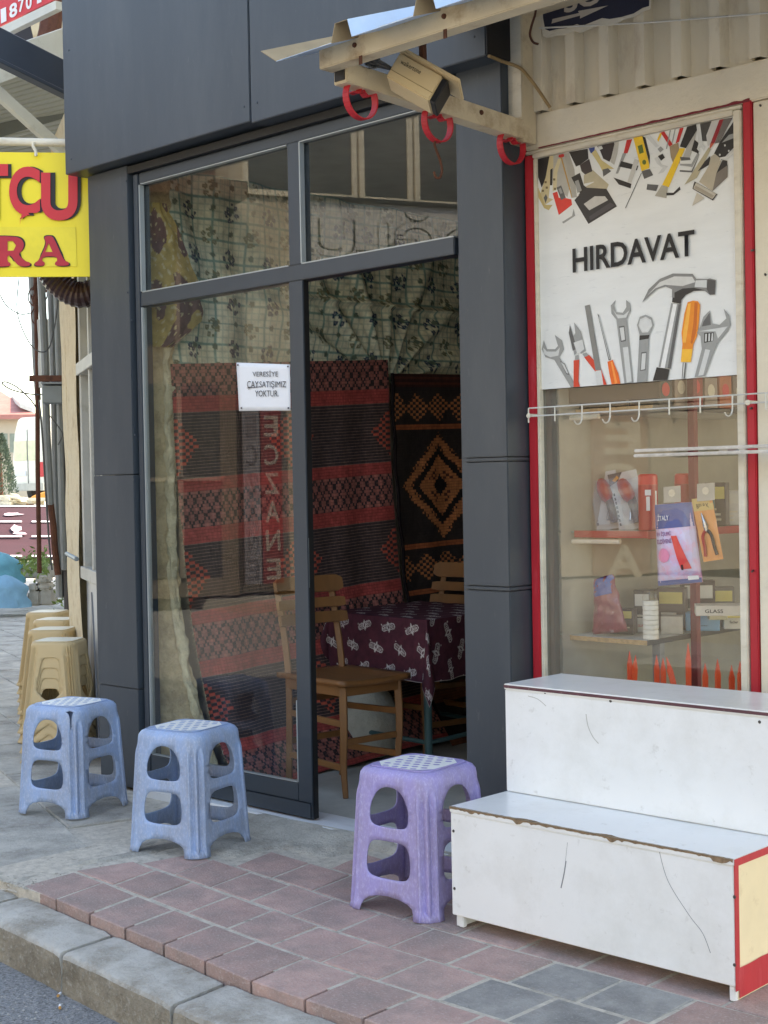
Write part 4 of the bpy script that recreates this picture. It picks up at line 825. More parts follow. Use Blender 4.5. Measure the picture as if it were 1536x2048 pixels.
CUR[0] = 'printed_screwdriver|1042, 510)'; S(P5, [(1042, 510), (1075, 500), (1105, 503), (1120, 525), (1112, 640), (1100, 720), (1078, 770), (1062, 880), (1000, 880), (1010, 770), (1004, 700), (1022, 580)], (236, 138, 34)); S(P5, [(1045, 520), (1062, 515), (1048, 640), (1030, 760), (1012, 760), (1015, 690)], (250, 178, 70)); S(P5, [(1085, 510), (1105, 512), (1095, 700), (1070, 770), (1060, 760), (1078, 640)], (206, 104, 24)); S(P5, [(1008, 800), (1074, 800), (1062, 880), (1000, 880)], (248, 186, 60)); S(P5, [(1012, 884), (1034, 884), (1024, 982), (1006, 984)], DK); S(P5, [(1018, 884), (1026, 884), (1016, 982), (1010, 983)], LG)
CUR[0] = 'printed_adjustable_spanner|1180, 560)'; S(P5, [(1180, 560), (1190, 640), (1240, 650), (1282, 610), (1266, 550), (1300, 590), (1310, 650), (1290, 690), (1230, 760), (1200, 830), (1150, 968), (1085, 974), (1130, 800), (1122, 720), (1100, 700), (1120, 660), (1140, 600)], GR); S(P5, [(1140, 630), (1178, 575), (1186, 650), (1130, 660)], DK); S(P5, [(1110, 690), (1290, 660), (1230, 735), (1215, 690)], LG); S(P5, [(1145, 700), (1205, 696), (1200, 750), (1145, 762)], BK); S(P5, [(1152, 706), (1162, 705), (1160, 752), (1150, 754)], LG); S(P5, [(1172, 704), (1182, 703), (1180, 750), (1170, 752)], LG); S(P5, [(1192, 702), (1200, 701), (1198, 748), (1188, 750)], LG); S(P5, [(1152, 800), (1182, 806), (1140, 960), (1108, 966)], LG)
groups = {}
for q, k, nm_ in PRN:
    mb, ks = groups.setdefault(nm_, (MB(), []))
    if k not in ks: ks.append(k)
    if (q[1] - q[0]).cross(q[2] - q[1]).y > 0 and False: q = q[::-1]
    mb.face(q, ks.index(k))
for nm_, (mb, ks) in groups.items():
    o = mb.build(nm_.split('|')[0], [pmat(k) for k in ks], po, fix=False)
    for p in o.data.polygons:
        if p.normal.y > 0: p.flip()
    if 'pile' in nm_: o['kind'] = 'stuff'
a, e, f = onY(1147, 547, HY), onY(1391, 513, HY), onY(1147, 500, HY)
text('poster_heading', 'HIRDAVAT', (Vector((a.x, HY - .0045, 2.081)), Vector((e.x - a.x, 0, 0)), Vector((0, 0, .083))), m_ink, po, 0, .02)
# ------------------------------------------------------------------ inside the display window
SX0, SX1 = -3.095, -2.675
def hb(name, *a, mat=m_inner, bev=0): b = MB(); b.box(*a); return b.build(name, mat, hw, bevel=bev)
m_dispwall = M('display_back_paint', c(226, 220, 206), .8, 0, .05, 2)
hb('display_side', -3.12, -3.10, .145, 1.6, .55, 2.6, mat=m_dispwall); hb('display_back', -3.10, -1.6, 1.55, 1.6, 0, 2.9, mat=m_dispwall); hb('display_floor', -3.045, -2.0, .141, .62, .57, .61, mat=m_dispwall); hb('shop_ceiling', -3.10, 3, .31, 3.6, 2.6, 2.65, mat=m_dispwall)
hb('shop_floor', -3.06, 3, .31, 3.6, -.05, .0, mat=m_floor)
hb('display_post', -3.082, -3.036, .150, .180, .611, 2.3, mat=m_redd); hb('wood_jamb', -3.098, -3.060, .1405, .1495, .61, 2.3, mat=M('bare_wood_jamb', c(176, 150, 108), .8, 0, .2, 10, stretch=(1, 1, .1))); hb('display_post', -2.675, -2.650, .46, .485, .611, 2.3, mat=m_redd); hb('display_post', -2.675, -2.650, .90, .925, .611, 2.3, mat=m_redd)
m_chip = M('raw_chipboard', c(176, 146, 104), .9, 0, .25, 60, bump=(150, .6)); m_shelfw = M('pale_shelf', c(206, 204, 196), .4); m_shelfk = M('black_shelf_edge', c(44, 46, 48), .4)
for z, y0, y1 in ((.822, .185, 1.2), (1.620, .24, 1.2)):
    hb('shelf', SX0, SX1 - .003, y0, y1, z - .016, z, mat=m_shelfw); hb('shelf_front', SX0, SX1, y0 - .0015, y0, z - .016, z, mat=m_chip); hb('shelf_edge', SX1 - .0028, SX1, y0, y1, z - .017, z + .0005, mat=m_shelfk)
m_lip = M('shelf_lip_red', c(150, 26, 36), .4); hb('glass_shelf', SX0, SX1, .20, 1.1, 1.183, 1.190, mat=M('green_grey_glass', c(120, 136, 132), .15)); hb('shelf_lip', SX0 + .12, SX1 + .004, .192, .199, 1.168, 1.192, mat=m_lip); hb('shelf_lip', SX1 + .0005, SX1 + .004, .2, 1.1, 1.165, 1.192, mat=m_lip)
def lbracket(y, z, w_, h):
    b = MB(); b.tube(spline([(SX0 + .055, y, z - h), (SX0 + .055, y, z - .05), (SX0 + .063, y, z - .022), (SX0 + .09, y, z - .012), (SX0 + w_, y, z - .010)], 5), .0095, 8); b.build('shelf_bracket', m_creamw, hw, smooth=True)
lbracket(.21, 1.600, .22, .20); lbracket(.21, 1.165, .30, .17); lbracket(.75, 1.165, .2, .18)
b = MB(); b.bar((SX1 - .03, .30, .61), (SX1 - .03, .30, .805), .03, .03); b.build('shelf_leg', m_galv, hw)
GRP = 'goods in the hardware window'
def good(name, label, cat, loc): return thing(name, label, cat, loc, 0, GRP)
m_card = M('pale_blister_card', c(196, 192, 190), .35, 0, .06, 20); m_toolred = M('tool_red', c(170, 32, 38), .35); m_toolk = M('tool_black', c(40, 40, 42), .4); m_chrome = M('chrome', c(190, 192, 194), .2, .9)
m_film = glass('clear_film', (.96, .97, .97), .04, .08)
# two blister packs leaning on the glass shelf
def blister(px, lean, label):
    p = onZ(px, 1058, 1.191); g = good('blister_pack', label, 'tool pack', p); r3 = Matrix.Rotation(R(33), 4, 'Z') @ Matrix.Rotation(R(-14), 4, 'X') @ Matrix.Rotation(lean, 4, 'Y'); T4 = Matrix.Translation(p) @ r3
    def q(mb, name, mat, **k):
        mb.v = [T4 @ v for v in mb.v]; return mb.build(name, mat, g, **k)
    q(MB().box(-.052, .052, .0, .002, 0, .215), 'card', m_card); q(MB().prism([(-.052, -.001, .215), (.0, -.001, .215), (-.02, -.001, .185), (-.052, -.001, .17)], (0, -.0006, 0)), 'card_corner', m_toolk); q(MB().prism([(-.04, -.0018, .19), (-.02, -.0018, .205), (-.015, -.0018, .195), (-.032, -.0018, .182)], (0, -.0006, 0)), 'card_mark', M('orange_mark', c(226, 150, 40), .5))
    q(MB().lathe((0.01, -.022, .10), [(.016, 0), (.024, .015), (.026, .05), (.02, .075), (.012, .085)], 12, (-.25, 0, 1)), 'tool_head', m_toolred, smooth=True); q(MB().tube([(.012, -.02, .115), (.02, -.02, .02)], [.017, .019], 10), 'tool_grip', m_toolk, smooth=True); q(MB().tube([(.012, -.018, .10), (-.005, -.018, .03)], .006, 8), 'tool_shaft', m_chrome, smooth=True)
    for k in range(8): q(MB().box(-.046, -.040, -.0012, -.0005, .02 + k * .016, .03 + k * .016), 'card_print', m_ink)
    q(MB().box(-.05, .05, -.044, -.0405, .012, .175), 'clear_cover', m_film)
blister(1222, R(-9), 'red and black tool in a clear pack, left of its twin on the glass shelf'); blister(1268, R(-11), 'red and black tool in a clear pack, next to the spray can')
# spray cans
def can(px, py, z, r_, h, label, band):
    p = onX(px, py, -2.745 + (0 if band else .03)); p.z = z; p.y += 0 if band else .10; g = good('spray_can', label, 'spray can', p)
    MB().lathe(p, [(r_, 0), (r_ * 1.02, .004), (r_, .01), (r_, h * .8), (r_ * 1.03, h * .802), (r_ * 1.03, h * .81)], 24).build('can_body', m_toolred, g, smooth=True); MB().lathe(p + Z3 * h * .811, [(r_ * 1.0, 0), (r_ * .98, h * .16), (r_ * .8, h * .19)], 24).build('cap', M('red_cap', c(206, 40, 40), .35), g, smooth=True)
    if band:
        for k, (a, w_, zz, hh) in enumerate(((.0, .18, .35, .25), (.0, .3, .62, .1), (.9, .12, .2, .5))): 
            v = MB(); v.grid(lambda u, t, a=a, w_=w_, zz=zz, hh=hh: p + Vector(((r_ + .0006) * math.cos(-1.0 + a + w_ * 2 * (u - .5)), (r_ + .0006) * math.sin(-1.0 + a + w_ * 2 * (u - .5)), h * (zz + hh * t))), 6, 1); v.build('can_label', m_paper, g)
can(1297, 1050, 1.191, .034, .195, 'red spray can with white printed label on the glass shelf', True); can(1338, 1040, 1.191, .033, .195, 'red spray can partly hidden behind the hanging glove packet', False); 
# hanging packet of rubber gloves and card of pliers on suction hooks
def quad3(corners, y, bulge, nu=14, nv=18, wr=.003):
    q = [onY(*p, y) for p in corners]
    def f(u, v):
        p = q[3].lerp(q[2], u).lerp(q[0].lerp(q[1], u), v); e = math.sin(math.pi * u) * math.sin(math.pi * v)
        return p + Vector((0, -bulge * e ** .6 - wr * mnoise.noise(Vector((u * 5, v * 7, 3))), 0))
    return f
def sub(f, u0, u1, v0, v1, lift, name, mat, par, n=8):
    b = MB(); b.grid(lambda u, v: Vector(f(u0 + (u1 - u0) * u, v0 + (v1 - v0) * v)) + Vector((0, -lift, 0)), n, n); return b.build(name, mat, par, smooth=True)
m_navy = M('navy_print', c(36, 68, 140), .3, coat=.5); m_lil = M('lilac_print', c(196, 190, 222), .3, 0, .12, 14, spot=(c(226, 150, 176), 10, .45, .6, .8), coat=.5); m_glove = M('red_glove_print', c(216, 62, 60), .35, coat=.5); m_pink = M('pink_print', c(226, 140, 170), .35)
def glovepack(corners, y, label, full):
    f = quad3(corners, y, .018); g = good('glove_packet', label, 'glove packet', onY(*corners[3], y))
    b = MB(); b.grid(f, 16, 22); b.build('bag', m_lil, g, smooth=True, solid=.003)
    sub(f, .0, 1, .70, 1.0, .0045, 'bag_header', m_navy, g); sub(f, 0, 1, 0, .06, .0045, 'bag_foot', m_navy, g, 6)
    v = MB(); v.grid(lambda u, t: Vector(f(.52 + .2 * (1 - t) + .10 * (u - .5) * 2 * (1.2 - t * .5), .18 + .42 * t)) + Vector((0, -.0050, 0)), 8, 8); v.build('glove_picture', m_glove, g, smooth=True)
    def wr(body, u0, u1, v0, v1, mat):
        a, e, t = Vector(f(u0, v0)), Vector(f(u1, v0)), Vector(f(u0, v1)); dn = Vector((0, -.0075, 0)); text('packet_print', body, (a + dn, e - a, t - a), mat, g, 0, .01)
    if full:
        wr('İTALY', .10, .42, .80, .88, m_paper); wr('EV İŞLERİ', .06, .46, .60, .67, M('plum_print', c(120, 40, 110), .5)); wr('ELDİVENİ', .06, .46, .515, .585, M('plum_print', c(120, 40, 110), .5))
        v = MB(); cn = Vector(f(.22, .37)) + Vector((0, -.0062, 0)); v.raw([cn] + [Vector(f(.22 + .15 * math.cos(k * .5236), .37 + .09 * math.sin(k * .5236))) + Vector((0, -.0052, 0)) for k in range(12)], [(0, k + 1, (k + 1) % 12 + 1) for k in range(12)]); v.build('round_badge', m_pink, g)
        wr('1', .62, .66, .17, .235, m_ink); sub(f, .72, .95, .04, .09, .0058, 'bar_label', m_paper, g, 4)
    return g
glovepack([(1311, 1010), (1384, 1004), (1406, 1164), (1318, 1172)], .152, 'blue and pink packet of rubber gloves hanging against the glass', True)
hk = [onY(*p, .1435) for p in ((1327, 975), (1361, 972), (1361, 1004), (1327, 1006))]
def clearhook(cs, label):
    q = [onY(*p, .1445) for p in cs]; o = MB().prism([q[0], q[1], q[2], q[3]], (0, .002, 0)).build('suction_hook', M('frosted_hook_plate', c(176, 172, 164), .25), smooth=False); tag(o, label, 'hook', 'clear stick-on hooks')
    ce = sum(q, Vector()) / 4 + Vector((0, -.001, .004)); v = MB()
    for k in range(6): a = k * 1.047; v.bar(ce, ce + Vector((.011 * math.cos(a), 0, .011 * math.sin(a))), .002, .0008, (0, -1, 0))
    v.lathe(ce, [(.013, 0), (.013, .0006), (.011, .0007)], 8, (0, -1, 0)); v.build('hook_emblem', m_creamw, o)
clearhook([(1327, 974), (1361, 971), (1361, 1004), (1327, 1006)], 'clear stick-on hook holding the glove packet'); clearhook([(1394, 968), (1429, 965), (1429, 1000), (1394, 1003)], 'clear stick-on hook holding the orange pliers card')
f = quad3([(1384, 998), (1424, 994), (1447, 1118), (1408, 1124)], .154, .004); g = good('pliers_card', 'orange card with red and black handled pliers hanging on the glass', 'pliers card', onY(1408, 1124, .154))
b = MB(); b.grid(f, 6, 8); b.build('card', M('orange_card', c(226, 150, 84), .4, coat=.4), g, solid=.002); sub(f, 0, 1, .80, 1, .0030, 'card_header', M('sand_card', c(206, 176, 112), .4), g, 3)
def F(u, v, l=.008): return Vector(f(u, v)) + Vector((0, -l, 0))
for s, mt, nm in ((-1, m_toolred, 'handle'), (1, m_toolk, 'handle')):
    b = MB(); b.tube(spline([F(.52, .50), F(.5 + s * .20, .40), F(.5 + s * .24, .22), F(.5 + s * .30, .08)], 5), .0055, 8); b.build(nm, mt, g, smooth=True)
b = MB(); b.tube([F(.52, .47), F(.52, .56), F(.46, .68), F(.42, .76)], [.006, .009, .005, .002], 8); b.build('pliers_head', m_chrome, g, smooth=True)
a, e, t = F(.2, .84, .0042), F(.8, .84, .0042), F(.2, .91, .0042); text('card_print', 'BELRX', (a, e - a, t - a), m_ink, g, 0, .01)
# goods on the lower shelf
zs = .823
def carton(px, py, y, wx, wy, h, rz, mat, label, writing=None, wcol=None, z=zs, cat='box'):
    p = onZ(px, py, z); g = good('carton', label, cat, p); T4 = Matrix.Translation(p) @ Matrix.Rotation(rz, 4, 'Z'); v = MB(); v.box(0, wx, 0, wy, 0, h); v.v = [T4 @ q for q in v.v]; v.build('carton_body', mat, g, bevel=.0015)
    if writing:
        for body, x0, x1, z0, z1 in writing: text('carton_print', body, (T4 @ Vector((x0, -.0008, z0)), T4.to_3x3() @ Vector((x1 - x0, 0, 0)), Z3 * (z1 - z0)), wcol or m_ink, g, 0, .012)
    return g
m_blue = M('light_blue_carton', c(120, 176, 214), .5, 0, .05, 20); m_wh = M('white_carton', c(216, 214, 206), .55, 0, .05, 20); m_ylw = M('yellow_carton', c(222, 206, 120), .55); m_brn = M('brown_box', c(86, 74, 66), .6)
carton(1372, 1262, 0, .118, .10, .062, R(34), m_blue, 'light blue carton lettered SFD on the lower shelf', [('SFD', .016, .05, .028, .046), ('sac döğ rendesi', .018, .075, .016, .022)])
carton(1448, 1258, 0, .12, .10, .05, R(36), m_wh, 'white carton right of the light blue SFD carton', [('fischer', .02, .05, .02, .03)])
carton(1262, 1264, 0, .055, .09, .05, R(20), m_wh, 'small white carton with an open flap left of the tape rolls', [('THE GLUE', .008, .045, .02, .028)], m_inkred)
carton(1322, 1268, 0, .075, .07, .062, R(30), M('clear_wrapped_carton', c(184, 178, 166), .3, 0, .12, 30, coat=.6), 'film wrapped grey carton between tape rolls and blue carton')
carton(1270, 1248, 0, .12, .05, .13, R(28), m_brn, 'brown carton standing behind the tape rolls', [('POX', .085, .118, .07, .09)], m_creamw)
carton(1392, 1232, 0, .2, .10, .035, R(34), m_wh, 'flat white carton lying tilted over the smaller cartons', [('GLASS', .03, .09, .01, .022)], z=.90)
carton(1418, 1240, 0, .065, .08, .035, R(36), M('cream_carton', c(206, 204, 168), .55), 'cream carton stacked on the white one at the back', [('TUBOR', .01, .045, .016, .024)], z=.868); carton(1455, 1236, 0, .07, .08, .035, R(36), m_ylw, 'yellow carton stacked at the right end of the shelf', z=.868)
p = onZ(1302, 1278, zs); g = good('tape_rolls', 'tall film wrapped column of white tape rolls on the shelf corner', 'tape rolls', p)
for k in range(8): MB().lathe(p + Z3 * (k * .0165), [(.026, .0005), (.0268, .003), (.0268, .0135), (.026, .0158)], 20).build('tape_roll', m_wh, g, smooth=True)
MB().lathe(p + Z3 * .132, [(.0275, 0), (.028, .012), (.024, .028), (.012, .030)], 14).build('wrapper_end', m_film, g, smooth=True)
f = quad3([(1190, 1160), (1226, 1148), (1256, 1262), (1188, 1268)], .215, .02, wr=.012); g = good('glove_packet', 'crumpled packet of red gloves leaning at the left of the lower shelf', 'glove packet', onY(1190, 1268, .21))
b = MB(); b.grid(f, 14, 16); b.build('bag', M('dark_red_film', c(128, 52, 66), .3, 0, .2, 18, spot=(c(196, 180, 190), 22, .58, .7, .6), coat=.6), g, smooth=True, solid=.004); sub(f, 0, 1, .68, 1, .006, 'bag_header', m_navy, g, 6)
# row of cartons on the upper shelf and goods behind
for k, (px, w_, h, mt) in enumerate(((1228, .05, .10, 'dark'), (1262, .055, .12, 'pale'), (1292, .06, .13, 'red'), (1336, .05, .11, 'pale'), (1368, .07, .12, 'orange'), (1418, .06, .12, 'grey'))):
    y = .30 + k * .1; col = {'dark': c(58, 60, 62), 'pale': c(150, 136, 128), 'red': c(140, 46, 44), 'orange': c(176, 96, 62), 'grey': c(120, 112, 108)}[mt]
    g = good('carton', '%s carton on the top shelf, %s from the left' % (mt if k not in (1, 3) else ('pale' if k == 1 else 'small pale'), ('first', 'second', 'third', 'fourth', 'fifth', 'sixth')[k]), 'box', (SX1 - .05, y, 1.621))
    v = MB(); v.box(SX1 - .09, SX1 - .012, y, y + .085, 1.6215, 1.6215 + h); v.build('carton_body', M('shelf_carton_' + mt, col, .5, 0, .15, 12), g, bevel=.0015); v = MB(); v.lathe((SX1 - .0118, y + .042, 1.622 + h * .55), [(.024, 0), (.024, .0006), (.018, .0007)], 16, (1, 0, 0)); v.build('carton_badge', m_creamw if k % 2 else m_inkred, g)
hb('header_board', -3.08, -2.62, .20, .206, 1.64, 1.72, mat=m_brn); hb('shelf_backing', -3.02, -2.80, .262, .266, 1.621, 1.76, mat=m_brn); hb('shelf_backing', SX1 - .115, SX1 - .11, .27, 1.2, 1.621, 1.80, mat=m_brn)
rg = random.Random(31)
for k, (px, x_, z, w_, d_, h, col, nm_) in enumerate((
    (1372, -2.76, 1.191, .07, .05, .15, c(96, 36, 48), 'maroon pack standing behind the spray cans on the glass shelf'), (1400, -2.74, 1.191, .09, .05, .11, c(64, 116, 120), 'teal carton behind the glove packet on the glass shelf'),
    (1432, -2.74, 1.191, .08, .06, .16, c(70, 66, 70), 'black pack at the rear of the glass shelf'), (1462, -2.73, 1.191, .07, .06, .13, c(210, 208, 204), 'white picture box at the right end of the glass shelf'),
    (1240, -2.86, .823, .09, .05, .09, c(76, 68, 72), 'dark bag of fittings behind the small white carton'), (1282, -2.84, .823, .06, .06, .15, c(60, 56, 58), 'black hose reel pack behind the tape rolls'), (1340, -2.80, .823, .10, .06, .15, c(88, 70, 60), 'brown fittings box behind the wrapped carton'),
    (1396, -2.76, .823, .12, .06, .17, c(66, 52, 48), 'dark round cable pack at the back of the lower shelf'), (1440, -2.74, .823, .10, .06, .14, c(110, 104, 96), 'grey carton at the back right of the lower shelf'))):
    p = onX(px, 1100, x_); y = p.y; g = good('carton', nm_, 'pack', (x_, y, z)); T4 = Matrix.Translation((x_, y, z + .0005)) @ Matrix.Rotation(R(rg.uniform(15, 40)), 4, 'Z'); v = MB(); v.box(-w_ / 2, w_ / 2, 0, d_, 0, h); v.v = [T4 @ q for q in v.v]; v.build('carton_body', M('pack_colour_%d' % k, col, .4, 0, .15, 25, coat=.3), g, bevel=.002)
    v = MB(); v.box(-w_ * .42, w_ * .42, -.0012, -.0004, h * .62, h * .9); v.v = [T4 @ q for q in v.v]; v.build('pack_label', m_wh if k % 2 else m_ylw, g)
    v = MB(); [v.box(-w_ * .36, w_ * rg.uniform(.0, .36), -.0012, -.0004, h * (.12 + .12 * i), h * (.17 + .12 * i)) for i in range(3)]; v.v = [T4 @ q for q in v.v]; o = v.build('pack_print', m_creamw, g); o['kind'] = 'stuff'
# dark goods deeper in the shop
for k, (y, x_, z0, sz, col, nm) in enumerate(((1.15, -2.55, 1.12, .16, c(92, 36, 40), 'dark red'), (1.22, -2.40, 1.15, .2, c(78, 120, 118), 'teal'), (1.3, -2.2, .95, .3, c(120, 112, 110), 'grey'), (1.35, -2.15, 1.28, .14, c(206, 204, 200), 'white'))):
    g = good('carton', nm + ' box stored deeper inside the hardware shop', 'box', (x_, y, z0)); MB().box(x_, x_ + sz, y, y + .12, z0, z0 + sz * .8).build('carton_body', M('store_box_%d' % k, col, .6), g, bevel=.002)
hb('rear_shelf', -2.7, -1.3, 1.12, 1.5, .92, .945, mat=m_redd); hb('rear_shelf', -2.7, -1.3, 1.12, 1.5, 1.10, 1.118, mat=m_redd); hb('rear_shelf', -2.7, -1.3, 1.25, 1.5, 1.255, 1.278, mat=m_shelfw)
# orange plastic stakes along the foot of the window
m_or = M('orange_plastic', c(236, 86, 40), .4, 0, .05)
stk = [(1259, 1302, 0), (1271, 1310, .01), (1313, 1310, 0), (1326, 1316, 0), (1333, 1314, -.045), (1376, 1286, 0), (1410, 1326, 0), (1435, 1318, 0), (1463, 1330, 0), (1480, 1322, 0)]
nm = ('leftmost one of the left pair', 'right one of the left pair', 'first right of the metal leg', 'second right of the metal leg', 'leaning one of the group', 'tallest of the row', 'upright beside the tallest', 'third from the right end', 'stout one near the right end', 'last at the right end')
for (px, py, lean), n_ in zip(stk, nm):
    p = onY(px, py, .25); g = thing('plastic_stake', 'orange pointed plastic stake in the window, ' + n_, 'stake', (p.x, .25, .612), 0, 'orange plastic stakes'); h = p.z - .612
    MB().tube([(p.x - lean, .25, .612), (p.x - lean * .3, .25, .612 + h * .70), (p.x, .25, p.z)], [.0105, .0115, .001], 4).build('stake_core', m_or, g); MB().bar((p.x - lean, .243, .612), (p.x - lean * .2, .243, .612 + h * .74), .004, .012, (0, -1, 0)).build('stake_rib', m_or, g)
# ------------------------------------------------------------------ wire rail with hooks, metal profile
ra = thing('hook_rail', 'pale wire rail with small hooks across the display window', 'hook rail', (-2.6, .04, 1.6)); m_wire = M('white_coated_wire', c(206, 204, 196), .4, .2)
MB().tube([(-3.05, .04, 1.622), (-1.9, .04, 1.622)], .0028, 6).build('rail_wire', m_wire, ra, smooth=True); MB().tube([(-3.05, .04, 1.594), (-1.9, .04, 1.594)], .0028, 6).build('rail_wire', m_wire, ra, smooth=True)
for k in range(10):
    x = -3.049 + k * .1135; b = MB(); z0 = 1.622
    b.tube(spline([(x, .038, z0), (x, .037, 1.594), (x, .036, 1.575), (x - .002, .028, 1.560), (x - .006, .014, 1.557), (x - .008, .004, 1.568)], 4) if k in (2, 3, 4, 7, 9) else [(x, .038, z0), (x, .037, 1.594), (x, .037, 1.572)], .0026, 6); b.build('rail_hook', m_wire, ra, smooth=True)
for x in (-3.045, -2.20):
    b = MB(); b.tube([(x, .04, 1.60), (x, HY - .012, 1.60)], .003, 6); b.lathe((x, .034, 1.596), [(.009, 0), (.008, .004), (.003, .005)], 12, (0, -1, 0)); b.build('rail_fixing', m_creamw, ra)
pr = thing('metal_profile', 'galvanised double channel rail jutting out to the right of the window', 'metal rail', (-2.3, .03, 1.45)); m_zinc = M('zinc_strip', c(178, 182, 186), .38, .55, .2, 40)
def rl(x): return 1.452 + .0 * (x + 2.6)
for dz, dy in ((0, 0), (.0165, .004)):
    MB().box(-2.604, -1.7, .012 + dy, .030 + dy, 1.439 + dz, 1.4495 + dz).build('channel', m_zinc, pr, bevel=.0025, seg=2)
MB().box(-2.30, -2.27, .031, HY + .0, 1.44, 1.455).build('channel_bracket', m_zinc, pr)
# ------------------------------------------------------------------ awning over the hardware shop
aw = thing('awning', 'cream steel awning frame with ribbed sheet roof above the hardware shop', 'awning', (-3.07, .1, 2.55))
def ab(name, *a, mat=m_cream, bev=.003): b = MB(); b.box(*a); return b.build(name, mat, aw, bevel=bev, seg=2)
ab('wall_post', -3.112, -3.045, .03, .105, 2.545, 3.1); ab('wall_post_face', -3.111, -3.05, .0275, .0295, 2.63, 3.05, mat=m_creamw, bev=0)
b = MB(); b.bar((-3.072, .06, 2.585), (-3.072, -.83, 2.616), .058, .064); b.build('arm', m_cream, aw, bevel=.003, seg=2)
ab('front_beam', -3.105, 2.5, -.888, -.832, 2.622, 2.692); ab('beam_end_hole', -3.1065, -3.1052, -.882, -.838, 2.628, 2.686, mat=m_black, bev=0)
b = MB(); b.box(-3.092, -3.052, -.835, -.8305, 2.592, 2.64); b.build('arm_end_hole', m_black, aw)
ab('rear_beam', -3.1, 2.5, .03, .09, 2.98, 3.04)
m_shb = M('skylit_blue_sheet', c(176, 200, 226), .45, 0, .06, 5, spot=(c(200, 210, 220), 14, .55, .75, .5)); m_shr = M('dusty_shaded_ribs', c(150, 132, 104), .8, 0, .12, 10)  # sky light put into the blue; rib brown mixes dust and shade
b = MB(); x = -3.172; sl = .36
def zz(y): return 2.640 + (y + 1.0) * sl
segs = []
while x < 2.4: segs += [(x, x + .236, 0, 0, 0), (x + .236, x + .252, 0, .052, 1), (x + .252, x + .304, .052, .052, 1), (x + .304, x + .32, .052, 0, 0)]; x += .32
for xa, xb, za, zb, k in segs: b.face([(xa, -1.0, zz(-1.0) + za), (xb, -1.0, zz(-1.0) + zb), (xb, .1, zz(.1) + zb), (xa, .1, zz(.1) + za)], k)
b.face([(-3.24, -1.0, zz(-1) + .045), (-3.172, -1.0, zz(-1)), (-3.172, .1, zz(.1)), (-3.24, .1, zz(.1) + .045)], 1)
b.build('roof_sheet', [m_shb, m_shr], aw, merge=True, solid=.002, fix=False)
for y in (-.744, -.388, -.003):    # scroll brackets of flat red iron under the arm
    zc = 2.584 + (0 - y) * .035; b = MB(); P = []
    for k in range(29): a = R(60 - 300 * k / 28); P.append((y + .062 * math.cos(a), zc - .062 + .062 * math.sin(a)))
    curl = lambda s: [(y + s * (.031 - .018 + .018 * math.cos(t_)) , zc - .010 - .02 * math.sin(t_) - .006 * t_) for t_ in (0.2, .9, 1.6, 2.4, 3.0)]
    path = curl(-1)[::-1] if False else []
    P = [(y + .062 * math.cos(R(a)), zc - .056 + .060 * math.sin(R(a))) for a in range(66, -247, -12)]
    ce_ = lambda s: (y + s * .024, zc - .022)
    P = [(y + .024 + .019 * math.cos(R(a)), zc - .022 + .019 * math.sin(R(a))) for a in range(330, 70, -26)][::1] [::-1] [::-1] if False else P
    right = [(y + .0265 + .0205 * math.cos(R(a)), zc - .0225 + .0205 * math.sin(R(a))) for a in (300, 260, 220, 180, 140, 100, 70)]
    left = [(2 * y - a, e) for a, e in right]; P = right + P + left[::-1]
    for i in range(len(P) - 1): b.bar((-3.072, *P[i]), (-3.072, *P[i + 1]), .022, .0045, (0, (P[i][0] - y) + .001, P[i][1] - zc + .062)) if False else b.bar((-3.072, *P[i]), (-3.072, *P[i + 1]), .024, .0045, (1, 0, 0)) if False else b.obox(Vector((-3.084, *P[i])), (.024, 0, 0), Vector((0, P[i + 1][0] - P[i][0], P[i + 1][1] - P[i][1])) * 1.02, Vector((0, -(P[i + 1][1] - P[i][1]), P[i + 1][0] - P[i][0])).normalized() * .0045)
    b.build('scroll_bracket', m_red, aw)
def shook(name, label, pts, r_=.0042): o = MB().tube(spline(pts, 6), r_, 7).build(name, m_rust, smooth=True); return tag(o, label, 'hook', 'rusty wire hooks')
yh = -.388; shook('wire_hook', 'rusty S-shaped wire hook hanging from the middle red scroll', [(-3.072, yh + .012, 2.478), (-3.072, yh - .004, 2.486), (-3.072, yh - .016, 2.470), (-3.072, yh - .006, 2.448), (-3.072, yh + .010, 2.42), (-3.072, yh + .018, 2.39), (-3.072, yh + .008, 2.366), (-3.072, yh - .012, 2.362), (-3.072, yh - .022, 2.380)])
p0 = [onY(*p, .01) for p in ((1066, 18), (1072, 12), (1070, 30), (1063, 52), (1060, 70), (1066, 84), (1076, 88))]
shook('wire_hook', 'rusty hook on the awning post under the front beam', p0)
# cable from the fascia to the wall
tag(MB().tube(spline([onY(*p, y) for p, y in (((978, 112), -.104), ((1003, 122), -.02), ((1040, 136), .02), ((1062, 160), .02), ((1080, 185), .04), ((1100, 215), .06))], 6), .006, 7).build('cable', M('tan_cable', c(150, 124, 84), .6), smooth=True), 'tan cable running from the slate fascia to the cream wall', 'cable')
tag(MB().tube([onY(1078, 56, .06), onY(1200, 50, .085), onY(1300, 45, .085), onY(1536, 26, .085), onY(1800, 10, .085)], .003, 6).build('wall_wire', m_wire, smooth=True), 'thin wire stretched across the ribbed cream cladding', 'wire')
